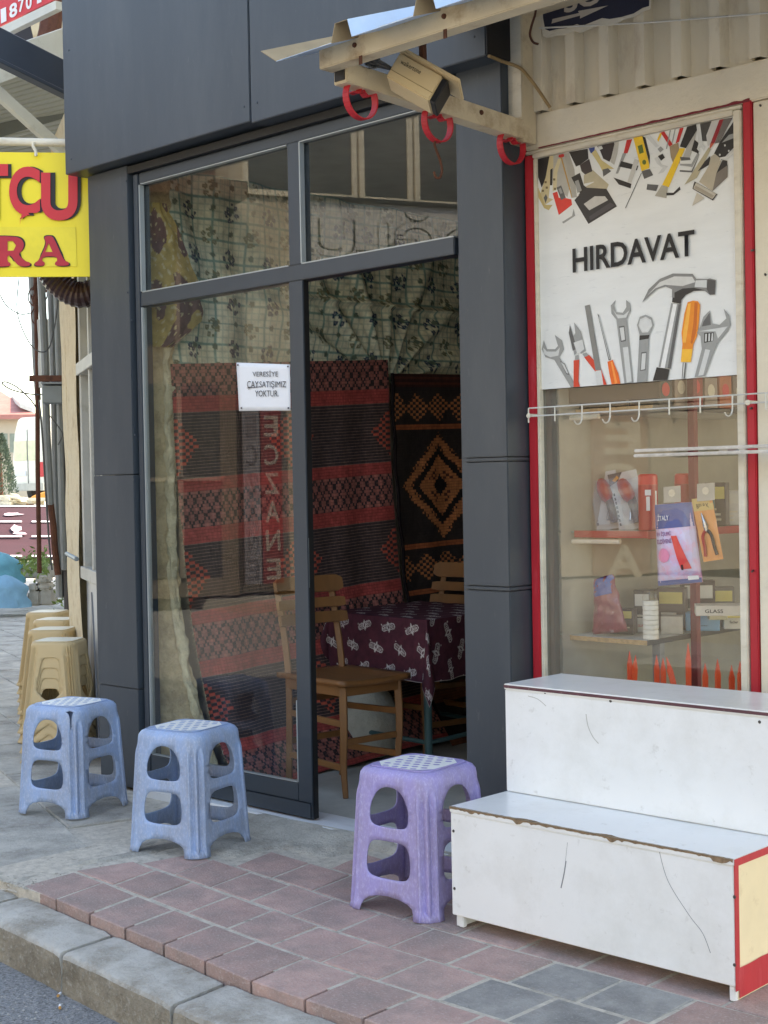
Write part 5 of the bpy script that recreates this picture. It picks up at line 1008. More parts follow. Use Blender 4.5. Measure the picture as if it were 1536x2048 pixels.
# torn dark banner with an arrow
bn = thing('torn_banner', 'torn dark banner scrap with a pale arrow on the ribbed cladding', 'banner', (-2.9, .08, 2.95)); BY = .082
pt = [(1079, -60), (1305, -60), (1301, 18), (1288, 22), (1270, 33), (1246, 40), (1222, 52), (1200, 50), (1180, 58), (1160, 66), (1150, 62), (1128, 70), (1110, 72), (1095, 76), (1086, 72), (1082, 50)]
MB().prism([onY(*p, BY) for p in pt], (0, .0015, 0)).build('banner_back', m_creamw, bn)
MB().prism([onY(p[0] - (3 if p[0] > 1200 else -4), p[1] - (14 if p[1] > 40 else 6), BY - .0004) for p in pt], (0, .0003, 0)).build('banner_print', M('faded_navy_print', c(34, 36, 56), .6, 0, .2, 30, stretch=(6, 1, 1)), bn)
m_ar = M('pale_arrow_print', c(186, 176, 162), .6)
MB().prism([onY(*p, BY - .001) for p in ((1103, 47), (1160, 31), (1160, 37), (1216, 11), (1156, 22), (1158, 26), (1105, 38))], (0, .0003, 0)).build('arrow_print', m_ar, bn)
a, e, t = onY(1128, 28, BY - .001), onY(1206, 8, BY - .001), onY(1128, -14, BY - .001); text('banner_print', 'SO', (a, Vector((e.x - a.x, 0, 0)), Vector((0, 0, t.z - a.z))), m_ar, bn, 0, .03)
# ------------------------------------------------------------------ security camera on the beam
DC = 4.34; K = DC / FPX
cc = thing('security_camera', 'beige box security camera with hood pointing down below the awning beam', 'security camera', atD(800, 140, DC)); m_cctv = M('aged_beige_plastic', c(206, 186, 148), .5, 0, .04, 8)
def V(dx, dy, df=0): return RT * dx * K - UP * dy * K + FW * df
o_ = atD(800, 104, DC); ax = V(84, 59, -.055); ac = V(-28, 52, -.02); nrm = ax.cross(ac).normalized()
if nrm.dot(FW) < 0: nrm = -nrm
MB().obox(o_, ax, ac, nrm * .075).build('camera_body', m_cctv, cc, bevel=.004, seg=2)
MB().obox(o_ + ax * 1.001 + ac * .02 + nrm * .003, ax * .13, ac * .96, nrm * .069).build('camera_front', m_black, cc, bevel=.003)
MB().obox(o_ - ac * .16 - ax * .05 - nrm * .012, ax * 1.42, ac * .13, nrm * .10).build('sun_hood', m_cctv, cc, bevel=.003, seg=2)
MB().obox(o_ + ac * .70 - nrm * .0012 + ax * .01, ax * .98, ac * .02, nrm * .001).build('body_seam', M('seam_tan', c(150, 132, 100), .6), cc)  # darker beige strip along the body seam
text('camera_print', 'walkertone', (o_ + ax * .12 + ac * .36 - nrm * .0012, ax * .46, -ac * .17), m_ink, cc, 0, .0)
MB().tube([o_ + ax * .45 - ac * .16 + nrm * .04, atD(845, 88, DC + .02), atD(850, 60, DC + .05)], .012, 8).build('mount', m_rust, cc, smooth=True)
b = MB(); r2 = random.Random(4)
for k in range(7): b.tube(spline([atD(738 + r2.uniform(-8, 22), 122 + r2.uniform(-8, 14), DC - .02 + r2.uniform(-.02, .05)) for _ in range(5)] + [o_ + ac * .5 + nrm * .03], 6), .0035, 6)
tag(b.build('wire_bundle', m_cable, smooth=True), 'tangle of grey wires behind the security camera', 'wires')

for y in (-.62, -.2): MB().lathe((-3.0425, y, 2.602 - y * .0), [(.009, 0), (.008, .005), (.002, .006)], 8, (1, 0, 0)).build('bolt', m_rust, aw)
for x in (-2.95, -2.6, -2.2): MB().lathe((x, -.8885, 2.66), [(.008, 0), (.007, .005), (.002, .006)], 8, (0, -1, 0)).build('bolt', m_rust, aw)
for x in (-2.93, -2.60): MB().bar((x, -.886, 2.60), (x, -.886, 2.70), .012, .003, (0, 1, 0)).build('weld_strap', m_rust, aw)
for x, z in ((-5.58, 2.9), (-5.58, 3.4), (-4.36, 2.9), (-4.36, 3.4), (-4.28, 2.9), (-4.28, 3.4), (-3.15, 2.9)):
    MB().lathe((x, -.1, z), [(.005, 0), (.004, .0025), (.0, .003)], 8, (0, -1, 0)).build('rivet', m_clad2, tea)
# ------------------------------------------------------------------ next shop, set back along the bend of the street
ND = Vector((-.887, .461, 0)); NN = Vector((-.461, -.887, 0)); NB = Vector((-5.62, .12, 0))
def nb(s, out, z): return NB + ND * s + NN * out + Z3 * z
nx = thing('next_shop', 'plastered shop with old white window frame beyond the slate pillar', 'shop front', NB + ND * 1.0)
def nbox(name, s0, s1, o0, o1, z0, z1, mat, bev=.003):
    b = MB(); b.obox(nb(s0, o0, z0), ND * (s1 - s0), NN * (o1 - o0), Z3 * (z1 - z0)); return b.build(name, mat, nx, bevel=bev)
m_oldpl = M('old_cream_plaster', c(216, 200, 168), .9, 0, .12, 9, spot=(c(160, 136, 100), 9, .46, .7, .7), bump=(40, .6, .008), bump2=(9, .6, .015))
def pil(u, v):
    z = v * 3.2; s = .87 + u * (.56 + .06 * z); o = .06 + .012 * mnoise.noise(Vector((s * 4, z * 3, 2))) ; return nb(s + .02 * mnoise.noise(Vector((z * 2.2, 3, 1))) * (u > .9), o, z)
b = MB(); b.grid(pil, 8, 60); b.build('corner_wall', m_oldpl, nx, smooth=True)
nbox('end_wall', 1.36, 1.42, -5, .06, 0, 3.2, m_oldpl); nbox('rear_room_wall', .5, 1.4, -.55, -.5, 0, 3.2, m_inner)
nbox('upper_wall', 0, .9, -.05, .03, 2.75, 3.2, m_oldpl); nbox('roof_slab', -.2, 1.5, -5, .1, 3.2, 3.35, m_oldpl)
m_oldfr = M('old_white_frame', c(178, 176, 168), .6, 0, .1, 10, spot=(c(140, 134, 120), 12, .56, .75, .7))
for s, w_ in ((.04, .07), (.44, .04), (.80, .06)): nbox('window_post', s, s + w_, -.02, .045, .93, 2.75, m_oldfr)
for z in (.90, 1.98, 2.70): nbox('window_rail', .04, .87, -.025 if z != 1.98 else -.03, .06, z, z + .065, m_oldfr)
nbox('window_glass', .06, .86, .0, .006, .94, 2.7, m_glass, 0)
for k in range(3): b = MB(); s = .2 + k * .16; b.tube([nb(s, .035, .94), nb(s, .035, 1.98)], .004, 6); b.build('window_bar', m_galv, nx)
nbox('lower_panel', .02, .86, -.02, .03, .02, .90, M('pale_metal_panel', c(170, 174, 178), .4, .4, .06), .003)
for s in (.22, .62):
    b = MB(); b.prism([nb(s - .17, .031, .06), nb(s + .17, .031, .06), nb(s, .031, .84)], NN * .006); b.build('panel_emboss', M('grey_triangle_emboss', c(120, 124, 130), .4, .4), nx)
b = MB(); b.tube([nb(.5, .12, 1.02), nb(.95, .12, 1.03)], .012, 8); b.build('door_bolt', m_galv, nx, smooth=True)
# brown ribbed elbow pipe
el = thing('elbow_pipe', 'dark brown ribbed elbow pipe coming out above the next shop window', 'pipe', atD(160, 590, 7.0)); P = spline([atD(*p, 6.95) for p in ((206, 583), (188, 584), (160, 590), (134, 580), (112, 562), (100, 542), (96, 520))], 6); rs = [(.060 if (i % 2) else .066) if 4 < i < 30 else .066 for i in range(len(P))]
P2 = []; 
MB().tube(P, rs, 16).build('pipe_body', m_bulb, el, smooth=False)
# hanging yellow sign on its pole
sg = thing('hanging_sign', 'yellow hanging sign with red letters on a white pole', 'sign', atD(90, 430, 6.75)); DS = 6.75
q = [atD(-420, 300, DS), atD(186, 306, DS), atD(190, 553, DS), atD(-420, 556, DS)]
q = [v - FW * .0 for v in q]; MB().prism([q[3], q[2], q[1], q[0]], FW * .012).build('sign_board', m_yellow, sg)
pq = [atD(-420, 452, DS - .004), atD(151, 454, DS - .004), atD(154, 533, DS - .004), atD(-420, 536, DS - .004)]; MB().prism([pq[3], pq[2], pq[1], pq[0]], FW * .002).build('sign_patch', M('yellow_patch', c(232, 210, 52), .45), sg)
def sgt(body, x0, x1, yb, yt, col, dd, bold, par=sg): a, e, t = atD(x0, yb, DS - dd), atD(x1, yb, DS - dd), atD(x0, yt, DS - dd); return text('sign_letter', body, (a, e - a, t - a), col, par, 0, bold)
for bd, mt, dd, ox in ((.055, m_ink, .008, 7), (.035, m_inkred, .012, 0)): 
    sgt('Ü', 84 + ox - (3 if ox else 0), 157 + ox, 443, 318 if False else 337, mt, dd, bd) if False else sgt('U', 82 + ox, 155 + ox, 441, 345, mt, dd, bd)
    sgt('Ç', 18 + ox, 80 + ox, 452, 333, mt, dd, bd); sgt('T', -52 + ox, 16 + ox, 441, 328, mt, dd, bd); sgt('SÜ', -230 + ox, -60 + ox, 441, 320, mt, dd, bd)
m_dred = M('deep_red_letter', c(180, 24, 44), .5)
SA = ([(240, 1305), (255, 1294), (282, 1294), (298, 1310), (345, 1418), (360, 1432), (378, 1438), (378, 1458), (300, 1458), (302, 1438), (316, 1430), (308, 1406), (238, 1406), (228, 1430), (246, 1438), (246, 1458), (190, 1458), (190, 1440), (208, 1432), (222, 1410), (256, 1336)], [(248, 1382), (288, 1382), (267, 1334)])
SR = ([(-60, 1296), (80, 1296), (118, 1310), (134, 1340), (122, 1376), (98, 1394), (136, 1432), (168, 1440), (164, 1460), (108, 1462), (84, 1440), (62, 1402), (40, 1402), (42, 1436), (58, 1442), (58, 1462), (-60, 1462)], [(42, 1322), (70, 1322), (88, 1346), (74, 1374), (42, 1376)])
for P_, Hh in (SA, SR):
    for mt, dd, g_ in ((m_ink, .007, 1), (m_dred, .010, 0)):
        o_ = smoothpoly(P_, 2); cx_ = sum(p[0] for p in o_) / len(o_); cy_ = sum(p[1] for p in o_) / len(o_)
        if g_:
            o_ = [(p[0] + 6 * (1 if p[0] > cx_ else -1) + 2, p[1] + 5 * (1 if p[1] > cy_ else -1)) for p in o_]
        v2, f2 = cut_sheet(o_, [Hh], 400); b = MB(); b.raw([atD(x * .3646, y * .3646, DS - dd) for x, y in v2], f2); b.build('sign_letter', mt, sg, fix=False)
for bd, mt, dd, ox in ((.06, m_ink, .007, 2), (.035, m_dred, .010, 0)): pass; pass
MB().tube([atD(-500, 272, DS), atD(135, 286, DS)], .019, 10).build('sign_pole', m_creamw, sg, smooth=True)
MB().tube(spline([atD(67, 284, DS - .02), atD(66, 292, DS - .02), atD(71, 302, DS - .02), atD(72, 312, DS - .02)], 5), .008, 6).build('sign_hanger', m_creamw, sg, smooth=True)
# canopy, beam, strut and red phone sign in the upper left corner
cp = thing('side_canopy', 'pale ribbed canopy on steel beams above the yellow sign', 'canopy', atD(60, 200, 8.2))
A, B, Cc, D = atD(-260, 205, 7.0), atD(240, 30, 8.4), atD(300, 300, 10.0), atD(-300, 390, 8.4); b = MB(); n = 26
for k in range(n):
    for j, (u0, u1) in enumerate(((0, .62), (.62, .7), (.7, .92), (.92, 1))):
        h0, h1 = ((0, 0), (0, .03), (.03, .03), (.03, 0))[j]
        f0, f1 = (k + u0) / n, (k + u1) / n; up_ = Z3
        b.face([A.lerp(D, f0) + up_ * h0, B.lerp(Cc, f0) + up_ * h0, B.lerp(Cc, f1) + up_ * h1, A.lerp(D, f1) + up_ * h1])
b.build('canopy_sheet', m_canopy, cp, merge=True, fix=False, solid=.003)
e0, e1 = A - Z3 * .05, B - Z3 * .05; MB().bar(e0, e1, .05, .16).build('canopy_edge', m_whitesteel, cp, bevel=.003)
MB().bar(atD(-200, 312, 7.9), atD(220, 190, 9.2), .06, .11).build('purlin', M('grey_purlin', c(108, 112, 110), .6), cp)
MB().bar(atD(-70, 60, 6.9), atD(190, 190, 7.3), .06, .17).build('beam', m_slate_beam, cp, bevel=.004); MB().bar(atD(-70, 92, 6.86), atD(190, 220, 7.26), .07, .02).build('beam_flange', m_slate_beam, cp, bevel=.003)
MB().bar(atD(-60, 135, 7.2), atD(150, 325, 7.5), .05, .055).build('strut', m_whitesteel, cp, bevel=.003)
rs_ = thing('phone_sign', 'red sign board with white telephone digits in a white frame', 'sign', atD(40, 40, 7.6)); YS = .62
q = [onY(*p, YS) for p in ((-160, 128), (112, -2), (106, -120), (-160, 0))]; MB().prism(q, (0, .02, 0)).build('sign_board', m_inkred, rs_)
q = [onY(*p, YS - .01) for p in ((-160, 152), (112, 18), (111, 1), (-160, 131))]; MB().prism(q, (0, .04, 0)).build('sign_frame', m_whitesteel, rs_)
def dig(ch, x0, yb, w_, h):  # digits follow the sloping board
    a = onY(x0, yb, YS - .003); e = onY(x0 + w_, yb - w_ * .47, YS - .003); t = onY(x0 - 1, yb - h, YS - .003); text('sign_digit', ch, (a, e - a, t - a), m_paper, rs_, 0, .03)
for ch_, x0, yb, w_ in (('1', 2, 47, 11), ('8', 19, 38, 16), ('7', 37, 26, 13), ('0', 52, 21, 12), ('1', 74, 8, 9), ('9', 92, 2, 15), ('1', -18, 56, 11), ('5', -40, 66, 15)): dig(ch_, x0, yb, w_, 28)
# leaning trunk-like wrapped post and dark panel behind that corner
tag(MB().tube([atD(84, 140, 10), atD(100, 60, 10.1), atD(112, -40, 10.2)], [.09, .08, .07], 8).build('timber_post', m_rust, smooth=True), 'weathered brown timber post behind the phone sign', 'post'); tag(MB().prism([atD(14, 76, 10.4), atD(72, 104, 10.4), atD(58, 40, 10.4), atD(10, -30, 10.4)], FW * .02).build('dark_panel', M('dark_panel', c(40, 40, 46), .6)), 'dark panel behind the slate beam and the phone sign', 'panel')
tag(MB().prism([atD(-200, -400, 12.5), atD(330, -400, 12.5), atD(330, 130, 12.5), atD(-200, 330, 12.5)], FW * .2).build('rear_gable_wall', m_oldpl), 'plastered gable wall seen behind the canopy', 'wall')
# ------------------------------------------------------------------ poles, pipes and cables beyond the corner
def vpole(name, label, px0, py0, px1, py1, d, r_, mat, n=8, group=None, cat='pole'):
    a, e = atD(px0, py0, d), atD(px1, py1, d); o = MB().tube([a, a.lerp(e, .33) + RT * .004, a.lerp(e, .66) - RT * .003, e], r_, n).build(name, mat, smooth=True); return tag(o, label, cat, group)
vpole('iron_pole', 'thin rusty brown iron pole, leftmost of the bundle', 71, 540, 79, 1146, 9.6, .016, m_rust, 8); vpole('steel_pole', 'grey steel pole just right of the rusty one, full height', 62, 548, 76, 800, 9.9, .022, m_galv)
for i, (a, e_, y0, y1, r_, mt, lb) in enumerate(((82, 100, 550, 1010, .026, m_galv, 'grey pipe bending behind the junction box'), (102, 120, 555, 1195, .028, m_galv, 'pale galvanised pipe reaching the ground right of the weeds'), (112, 128, 560, 1140, .02, m_galv, 'slim grey conduit right of the pale pipe'), (121, 137, 570, 1220, .03, M('dark_downpipe', c(64, 62, 62), .6), 'dark downpipe against the plastered corner'), (100, 116, 1000, 1150, .022, m_rust, 'short rusty pipe stub among the weeds'))):
    vpole('pipe', lb, a, y0, e_, y1, 9.3 + .1 * (i % 2), r_, mt, cat='pipe')
for i, (a, e_, r_) in enumerate(((88, 92, .05), (98, 104, .03))): vpole('cable_duct', ('wide pale cable duct above the junction box', 'narrow white cable duct above the junction box')[i], a, 640, e_, 775, 9.6, r_, m_whitesteel, cat='cable duct')
tag(MB().bar(atD(61, 757, 9.3), atD(128, 757, 9.2), .03, .04).build('cross_bar', m_rust), 'rusty cross bar tied to the poles', 'bar')
jb = thing('junction_box', 'grey metal junction box on the pole bundle', 'junction box', atD(104, 784, 9.1)); MB().obox(atD(84, 806, 9.1), RT * .13, FW * .12, UP * .115).build('box_body', M('grey_box_paint', c(116, 124, 128), .5, .2), jb, bevel=.006); MB().obox(atD(82, 768, 9.08), RT * .15, FW * .14, UP * .012).build('box_lid', m_galv, jb, bevel=.002)
def cable(name, label, pts, d, r_=.005, mat=None): tag(MB().tube(spline([atD(*p, d) for p in pts], 6), r_, 6).build(name, mat or m_cable, smooth=True), label, 'cable')
cable('cable', 'loop of dark cable hanging left of the rusty pole', [(88, 789), (60, 788), (25, 780), (5, 768), (12, 764), (35, 775), (60, 798), (74, 818)], 9.3); cable('cable', 'pale looping wire under the yellow sign', [(0, 590), (14, 612), (40, 628), (62, 626)], 9.2, .004); cable('cable', 'long slack wire between sign and pipes', [(38, 556), (34, 620), (50, 670), (72, 700), (95, 700), (108, 660), (116, 600)], 9.2, .004); cable('cable', 'dark cable running down from the junction box', [(78, 800), (84, 860), (90, 960), (98, 1080), (104, 1140)], 9.1, .007); cable('cable', 'curved wire between the two pipes below the box', [(98, 830), (118, 855), (125, 870), (116, 890)], 9.1, .004)
b = MB(); r2 = random.Random(9)
for k in range(12):
    cx_, cy_ = 74 + r2.uniform(-6, 8), 600 + r2.uniform(-24, 36); rr_ = r2.uniform(8, 18); b.tube(spline([atD(cx_ + rr_ * math.cos(t_ * .9 + k) * .9, cy_ + rr_ * 1.3 * math.sin(t_ * .9 + k), 9.5 + .03 * k) for t_ in range(6)], 5), .0045, 5)
tag(b.build('wire_coil', m_rust, smooth=True), 'tangled coil of rusty wire high on the pole', 'wires')
# ------------------------------------------------------------------ rubble blocks, sack and weeds
DB = 16.0; m_block = M('weathered_block', c(170, 164, 152), .9, 0, .12, 6, spot=(c(120, 114, 104), 7, .5, .75, .6), bump=(30, .6, .01), rnd=.1)
def block(x0, x1, y0, y1, d, depth, label): tag(MB().obox(atD(x0, y1, d), RT * ((x1 - x0) * d / FPX), FW * depth, UP * ((y1 - y0) * d / FPX)).build('stone_block', m_block, bevel=.02, seg=2), label, 'stone block', 'stacked stone blocks')
block(54, 80, 1183, 1212, DB, .25, 'lower left grey block of the small stack'); block(78, 107, 1180, 1211, DB, .25, 'lower right grey block of the small stack'); block(54, 74, 1168, 1183, DB, .25, 'left block of the middle layer of the stack'); block(75, 100, 1166, 1180, DB, .25, 'right block of the middle layer of the stack'); block(70, 96, 1153, 1167, DB, .25, 'single block on top of the small stack'); block(30, 100, 1128, 1157, DB + .5, .5, 'long pale kerb block lying behind on the stack')
b = MB(); ce = atD(12, 1214, DB - .2); 
def sack(u, v): a = u * 6.2832; h = v; r_ = (.22 - .07 * h + .03 * mnoise.noise(Vector((math.cos(a) * 2, math.sin(a) * 2, h * 4)))) * math.sin(min(1, (1 - h) * 2.2) * 1.57) ** .6; return ce + RT * r_ * 1.25 * math.cos(a) + FW * r_ * math.sin(a) + Z3 * (h * .36)
b.grid(sack, 28, 16); tag(b.build('blue_sack', M('blue_woven_sack', c(112, 158, 184), .8, 0, .12, 8, bump=(20, .6, .02)), smooth=True), 'light blue woven sack slumped beside the stone blocks', 'sack'); ce = atD(2, 1166, DB + .4); b = MB(); b.grid(sack, 24, 14); tag(b.build('teal_sack', M('teal_sheet', c(84, 150, 166), .7, 0, .15, 8, bump=(20, .6, .02)), smooth=True), 'crumpled teal sheet behind the light blue sack', 'sheet')
b = MB(); r2 = random.Random(12); m_leaf = M('weed_leaf', c(104, 124, 58), .7, 0, .3, 30)
for k in range(500):
    px = r2.choice([r2.gauss(62, 12), r2.gauss(86, 7), r2.gauss(122, 6)]); py = r2.gauss(1128, 13) if px < 100 else r2.gauss(1150, 40); d = r2.uniform(15.2, 17.5) if px < 100 else r2.uniform(9.6, 11)
    p = atD(px, py, d); s = r2.uniform(.02, .05) * (1 if px < 100 else .6); a = Vector((r2.gauss(0, 1), r2.gauss(0, 1), r2.gauss(0, 1))).normalized(); e = a.orthogonal().normalized(); b.face([p - a * s, p + e * s * .4, p + a * s, p - e * s * .4])
for k in range(40): p = atD(r2.gauss(70, 16), 1150, 16.6); b.tube([p, p + Z3 * .2 + RT * r2.uniform(-.05, .05)], .006, 4)
tag(b.build('weeds', m_leaf, fix=False), kind='stuff')
# ------------------------------------------------------------------ lot beyond: red sloping wall, van, house, shrub
m_track = M('dark_red_surface', c(62, 28, 38), .95, 0, .12, 1.2, spot=(c(46, 22, 30), 2, .5, .75, .5), bump=(6, .3))
rw = thing('red_bank', 'dark red painted bank with white lines and worn patches', 'retaining wall', atD(50, 1112, 29)); q = [atD(-700, 1122, 28.5), atD(330, 1116, 29), atD(330, 1010, 34), atD(-700, 1014, 34)]; MB().prism(q, FW * .3).build('bank_face', m_track, rw)
def onbank(px, t, l=.02): a = atD(px, 1118, 28.8); e = atD(px, 1012, 34); return a.lerp(e, t) - (FW * .6 + Z3 * -.8) * l * 1.5
for t in (.02, .36, .64, .965):
    for xa, xb in (((-700, 44), (64, 110), (116, 330)) if 0 < t < .9 else ((-700, 330),)): MB().prism([onbank(xa, t), onbank(xb, t), onbank(xb, t + .025), onbank(xa, t + .025)], FW * .01).build('white_line', m_paper, rw)
r2 = random.Random(2)
for cx_, t, w_, h in ((26, .80, 20, .07), (34, .52, 11, .14), (40, .42, 14, .05)):
    MB().prism([onbank(cx_ + w_ * math.cos(k * .524) * r2.uniform(.6, 1.2), t + h * .5 * math.sin(k * .524) * r2.uniform(.6, 1.2), .022) for k in range(12)], FW * .01).build('worn_patch', M('worn_pale_patch', c(196, 176, 186), .8), rw)
b = MB(); a = atD(-700, 1013, 34); b.obox(atD(-900, 1013, 34), (atD(500, 1008, 34) - atD(-900, 1013, 34)), FW * 60, Z3 * -.6); struct('raised_lot', b, m_plaza)
GZ = atD(60, 1010, 34).z; DV = 41.0
vn = thing('white_van', 'white high-roof van seen from the rear behind the pole bundle', 'van', (*atD(70, 1000, DV)[:2], GZ)); kx = DV / FPX
m_van = M('white_van_paint', c(226, 224, 214), .35, 0, .03, 3, coat=.4)
vr = (RT * .42 + FW * -.0).normalized(); ra_ = (RT * .45 - FW * .0); Rr = (RT * .50 + FW * -.86); Rr.z = 0; Rr.normalize(); Rs = Vector((-Rr.y, Rr.x, 0)); Rs = Rs if Rs.dot(FW) > 0 else -Rs
# rear face spans px 27..90; side runs on to the right
p0 = atD(27, 1000, DV); p0.z = GZ; p1 = atD(92, 1000, DV - .9); p1.z = GZ; rear = p1 - p0; rear.z = 0; sidev = Vector((-rear.y, rear.x, 0)).normalized(); sidev = sidev if sidev.dot(FW) > 0 else -sidev; rl_ = rear.length; ru = rear.normalized(); HT = 2.45
pf = [(0, .35), (0, 1.25), (.10, 2.0), (.26, HT - .06), (.42, HT), (rl_ - .1, HT), (rl_, HT - .12), (rl_, .35)]
MB().prism([p0 + ru * a + Z3 * z for a, z in pf], sidev * 4.6).build('van_body', m_van, vn, bevel=.03)
wq = lambda x0, x1, z0, z1, mat, nm, l=.02: MB().obox(p0 + ru * x0 + Z3 * z0 - sidev * l, ru * (x1 - x0), sidev * .015, Z3 * (z1 - z0)).build(nm, mat, vn)
m_vg = M('van_glass', c(206, 206, 176), .2); wq(.10, rl_ * .46, 1.22, 1.78, m_vg, 'rear_window'); wq(rl_ * .50, rl_ * .82, 1.22, 1.78, m_vg, 'rear_window'); wq(.0, rl_, .36, .56, M('van_bumper', c(190, 188, 178), .5), 'bumper', .08); wq(rl_ * .84, rl_ * .985, .74, 1.16, m_inkred, 'tail_light'); wq(rl_ * .475, rl_ * .485, .56, 2.1, m_galv, 'door_gap'); wq(rl_ * .1, rl_ * .42, .78, .92, m_paper, 'number_plate')
for a, s in ((.14, .7), (rl_ - .2, .7), (.14, 3.6), (rl_ - .2, 3.6)): MB().lathe(p0 + ru * a + sidev * s + Z3 * .33, [(.33, 0), (.33, .2)], 18, ru).build('wheel', m_black, vn)
MB().lathe(p0 + ru * rl_ + Z3 * 1.35 + sidev * .3, [(.01, 0), (.01, .01)], 6, ru).build('side_marker', m_inkred, vn)
tag(MB().tube(spline([atD(*p, 37) for p in ((58, 1014), (66, 1000), (84, 992), (104, 986))], 5), .09, 8).build('orange_hose', M('orange_hose', c(206, 140, 60), .6), smooth=True), 'orange hose lying on the edge of the raised lot', 'hose')
b = MB(); r2 = random.Random(8)
for k in range(26): x = r2.uniform(-10, 62); b.obox(atD(x, 1012 - r2.uniform(0, 18), 36 + r2.uniform(0, 2)), RT * r2.uniform(.1, .5) + UP * r2.uniform(-.05, .05), FW * .3, Z3 * r2.uniform(.03, .12))
tag(b.build('timber_scraps', M('pale_scraps', c(214, 206, 184), .8, 0, .2)), kind='stuff')
hs = thing('far_house', 'low house with red tiled roof behind the white van', 'house', atD(0, 980, 62)); HD = 62
MB().obox(atD(-500, 1000, HD), RT * (570 * HD / FPX), FW * 8, Z3 * 3.6).build('house_wall', m_opp, hs); 
q = [atD(-560, 842, HD - .6), atD(74, 838, HD - .6), atD(0, 790, HD + 4), atD(-560, 760, HD + 4)]; MB().prism(q, Z3 * .2).build('house_roof', M('faded_roof_tile', c(168, 112, 104), .85, 0, .15, 3), hs)
MB().prism([atD(40, 815, HD - .2), atD(66, 825, HD - .2), atD(62, 822, HD + 1), atD(22, 800, HD + 3)], Z3 * .22).build('roof_patch', m_whitesteel, hs)
for x in (-60, 2, 20, 38):
    MB().obox(atD(x, 905, HD - .05), RT * (14 * HD / FPX), FW * .06, Z3 * (38 * HD / FPX)).build('window', M('far_window', c(120, 130, 120), .3), hs)
tr = thing('cypress_shrub', 'dense grey-green conifer beside the white van', 'tree', (*atD(4, 985, 39)[:2], GZ)); b = MB(); r2 = random.Random(6); base = atD(2, 985, 39); base.z = GZ
MB().tube([base, base + Z3 * 1.4], [.08, .03], 8).build('trunk', m_rust, tr)
for k in range(2600):
    h = r2.random() ** .8; rad = .42 * (1 - h) ** .7 * r2.uniform(.5, 1.05) + .03; a = r2.uniform(0, 6.283); p = base + Vector((rad * math.cos(a), rad * math.sin(a), .15 + h * 1.75)); d = Vector((math.cos(a), math.sin(a), r2.uniform(.4, 1.4))).normalized() * r2.uniform(.05, .11); e = d.orthogonal().normalized() * .02
    b.face([p, p + d * .5 + e, p + d, p + d * .5 - e])
b.build('crown', M('conifer_leaf', c(92, 108, 92), .8, 0, .35, 6), tr, fix=False)
# ------------------------------------------------------------------ buildings across the street (they face the shops and show in the panes)
op = thing('pharmacy_building', 'sunlit two-storey building across the street with outlined shop letters', 'building', (-11, -15.4, 0))
OC = Vector((-11.05, -15.45, 0)); OU = Vector((.396, -.918, 0)); ON = Vector((.918, .396, 0))
def rf(px, py):            # where the mirrored line of sight through a pane meets the far facade
    r_ = ray(px, py); m_ = Vector((CAMP.x, .06 - CAMP.y, CAMP.z)); d = Vector((r_.x, -r_.y, r_.z)); t = (OC - m_).dot(ON) / d.dot(ON); p = m_ + d * t; return (p - OC).dot(OU), p.z
def ob(name, u0, u1, z0, z1, out, mat, th=.06, par=op, bev=0):
    b = MB(); b.obox(OC + OU * u0 + ON * (out - th) + Z3 * z0, OU * (u1 - u0), ON * th, Z3 * (z1 - z0)); return b.build(name, mat, par, bevel=bev)
ob('facade', -8.0, 9, 0, 8.2, 0, m_opp, 6)
us, zb = rf(612, 380); ue, zt = rf(915, 240)
m_darkglass = M('dark_window_glass', c(58, 60, 60), .1, 0, .2, .6)
for k in range(-1, 4):
    u0 = us + k * (ue - us) / 2.75; wd = (ue - us) / 2.75 - .18; pw = ob('window', u0, u0 + wd, zb - .05, zb + 1.5, .012, m_darkglass, .02)
    for a, e_, g0, g1 in ((u0 - .07, u0, zb - .1, zb + 1.55), (u0 + wd, u0 + wd + .07, zb - .1, zb + 1.55), (u0, u0 + wd, zb - .11, zb - .04), (u0, u0 + wd, zb + 1.5, zb + 1.56)): ob('window_frame', a, e_, g0, g1, .05, m_creamw, .05, pw)
u0, z0 = rf(560, 520); u1, z1 = rf(985, 395); ob('sign_board', -7.2, u1 + .6, z0 - .25, zb - .14, .10, m_oppsign, .1); ob('sign_dark_lip', -7.2, u1 + .6, zb - .135, zb - .09, .16, m_dark, .16)  # dark lip runs along the top of the sign board
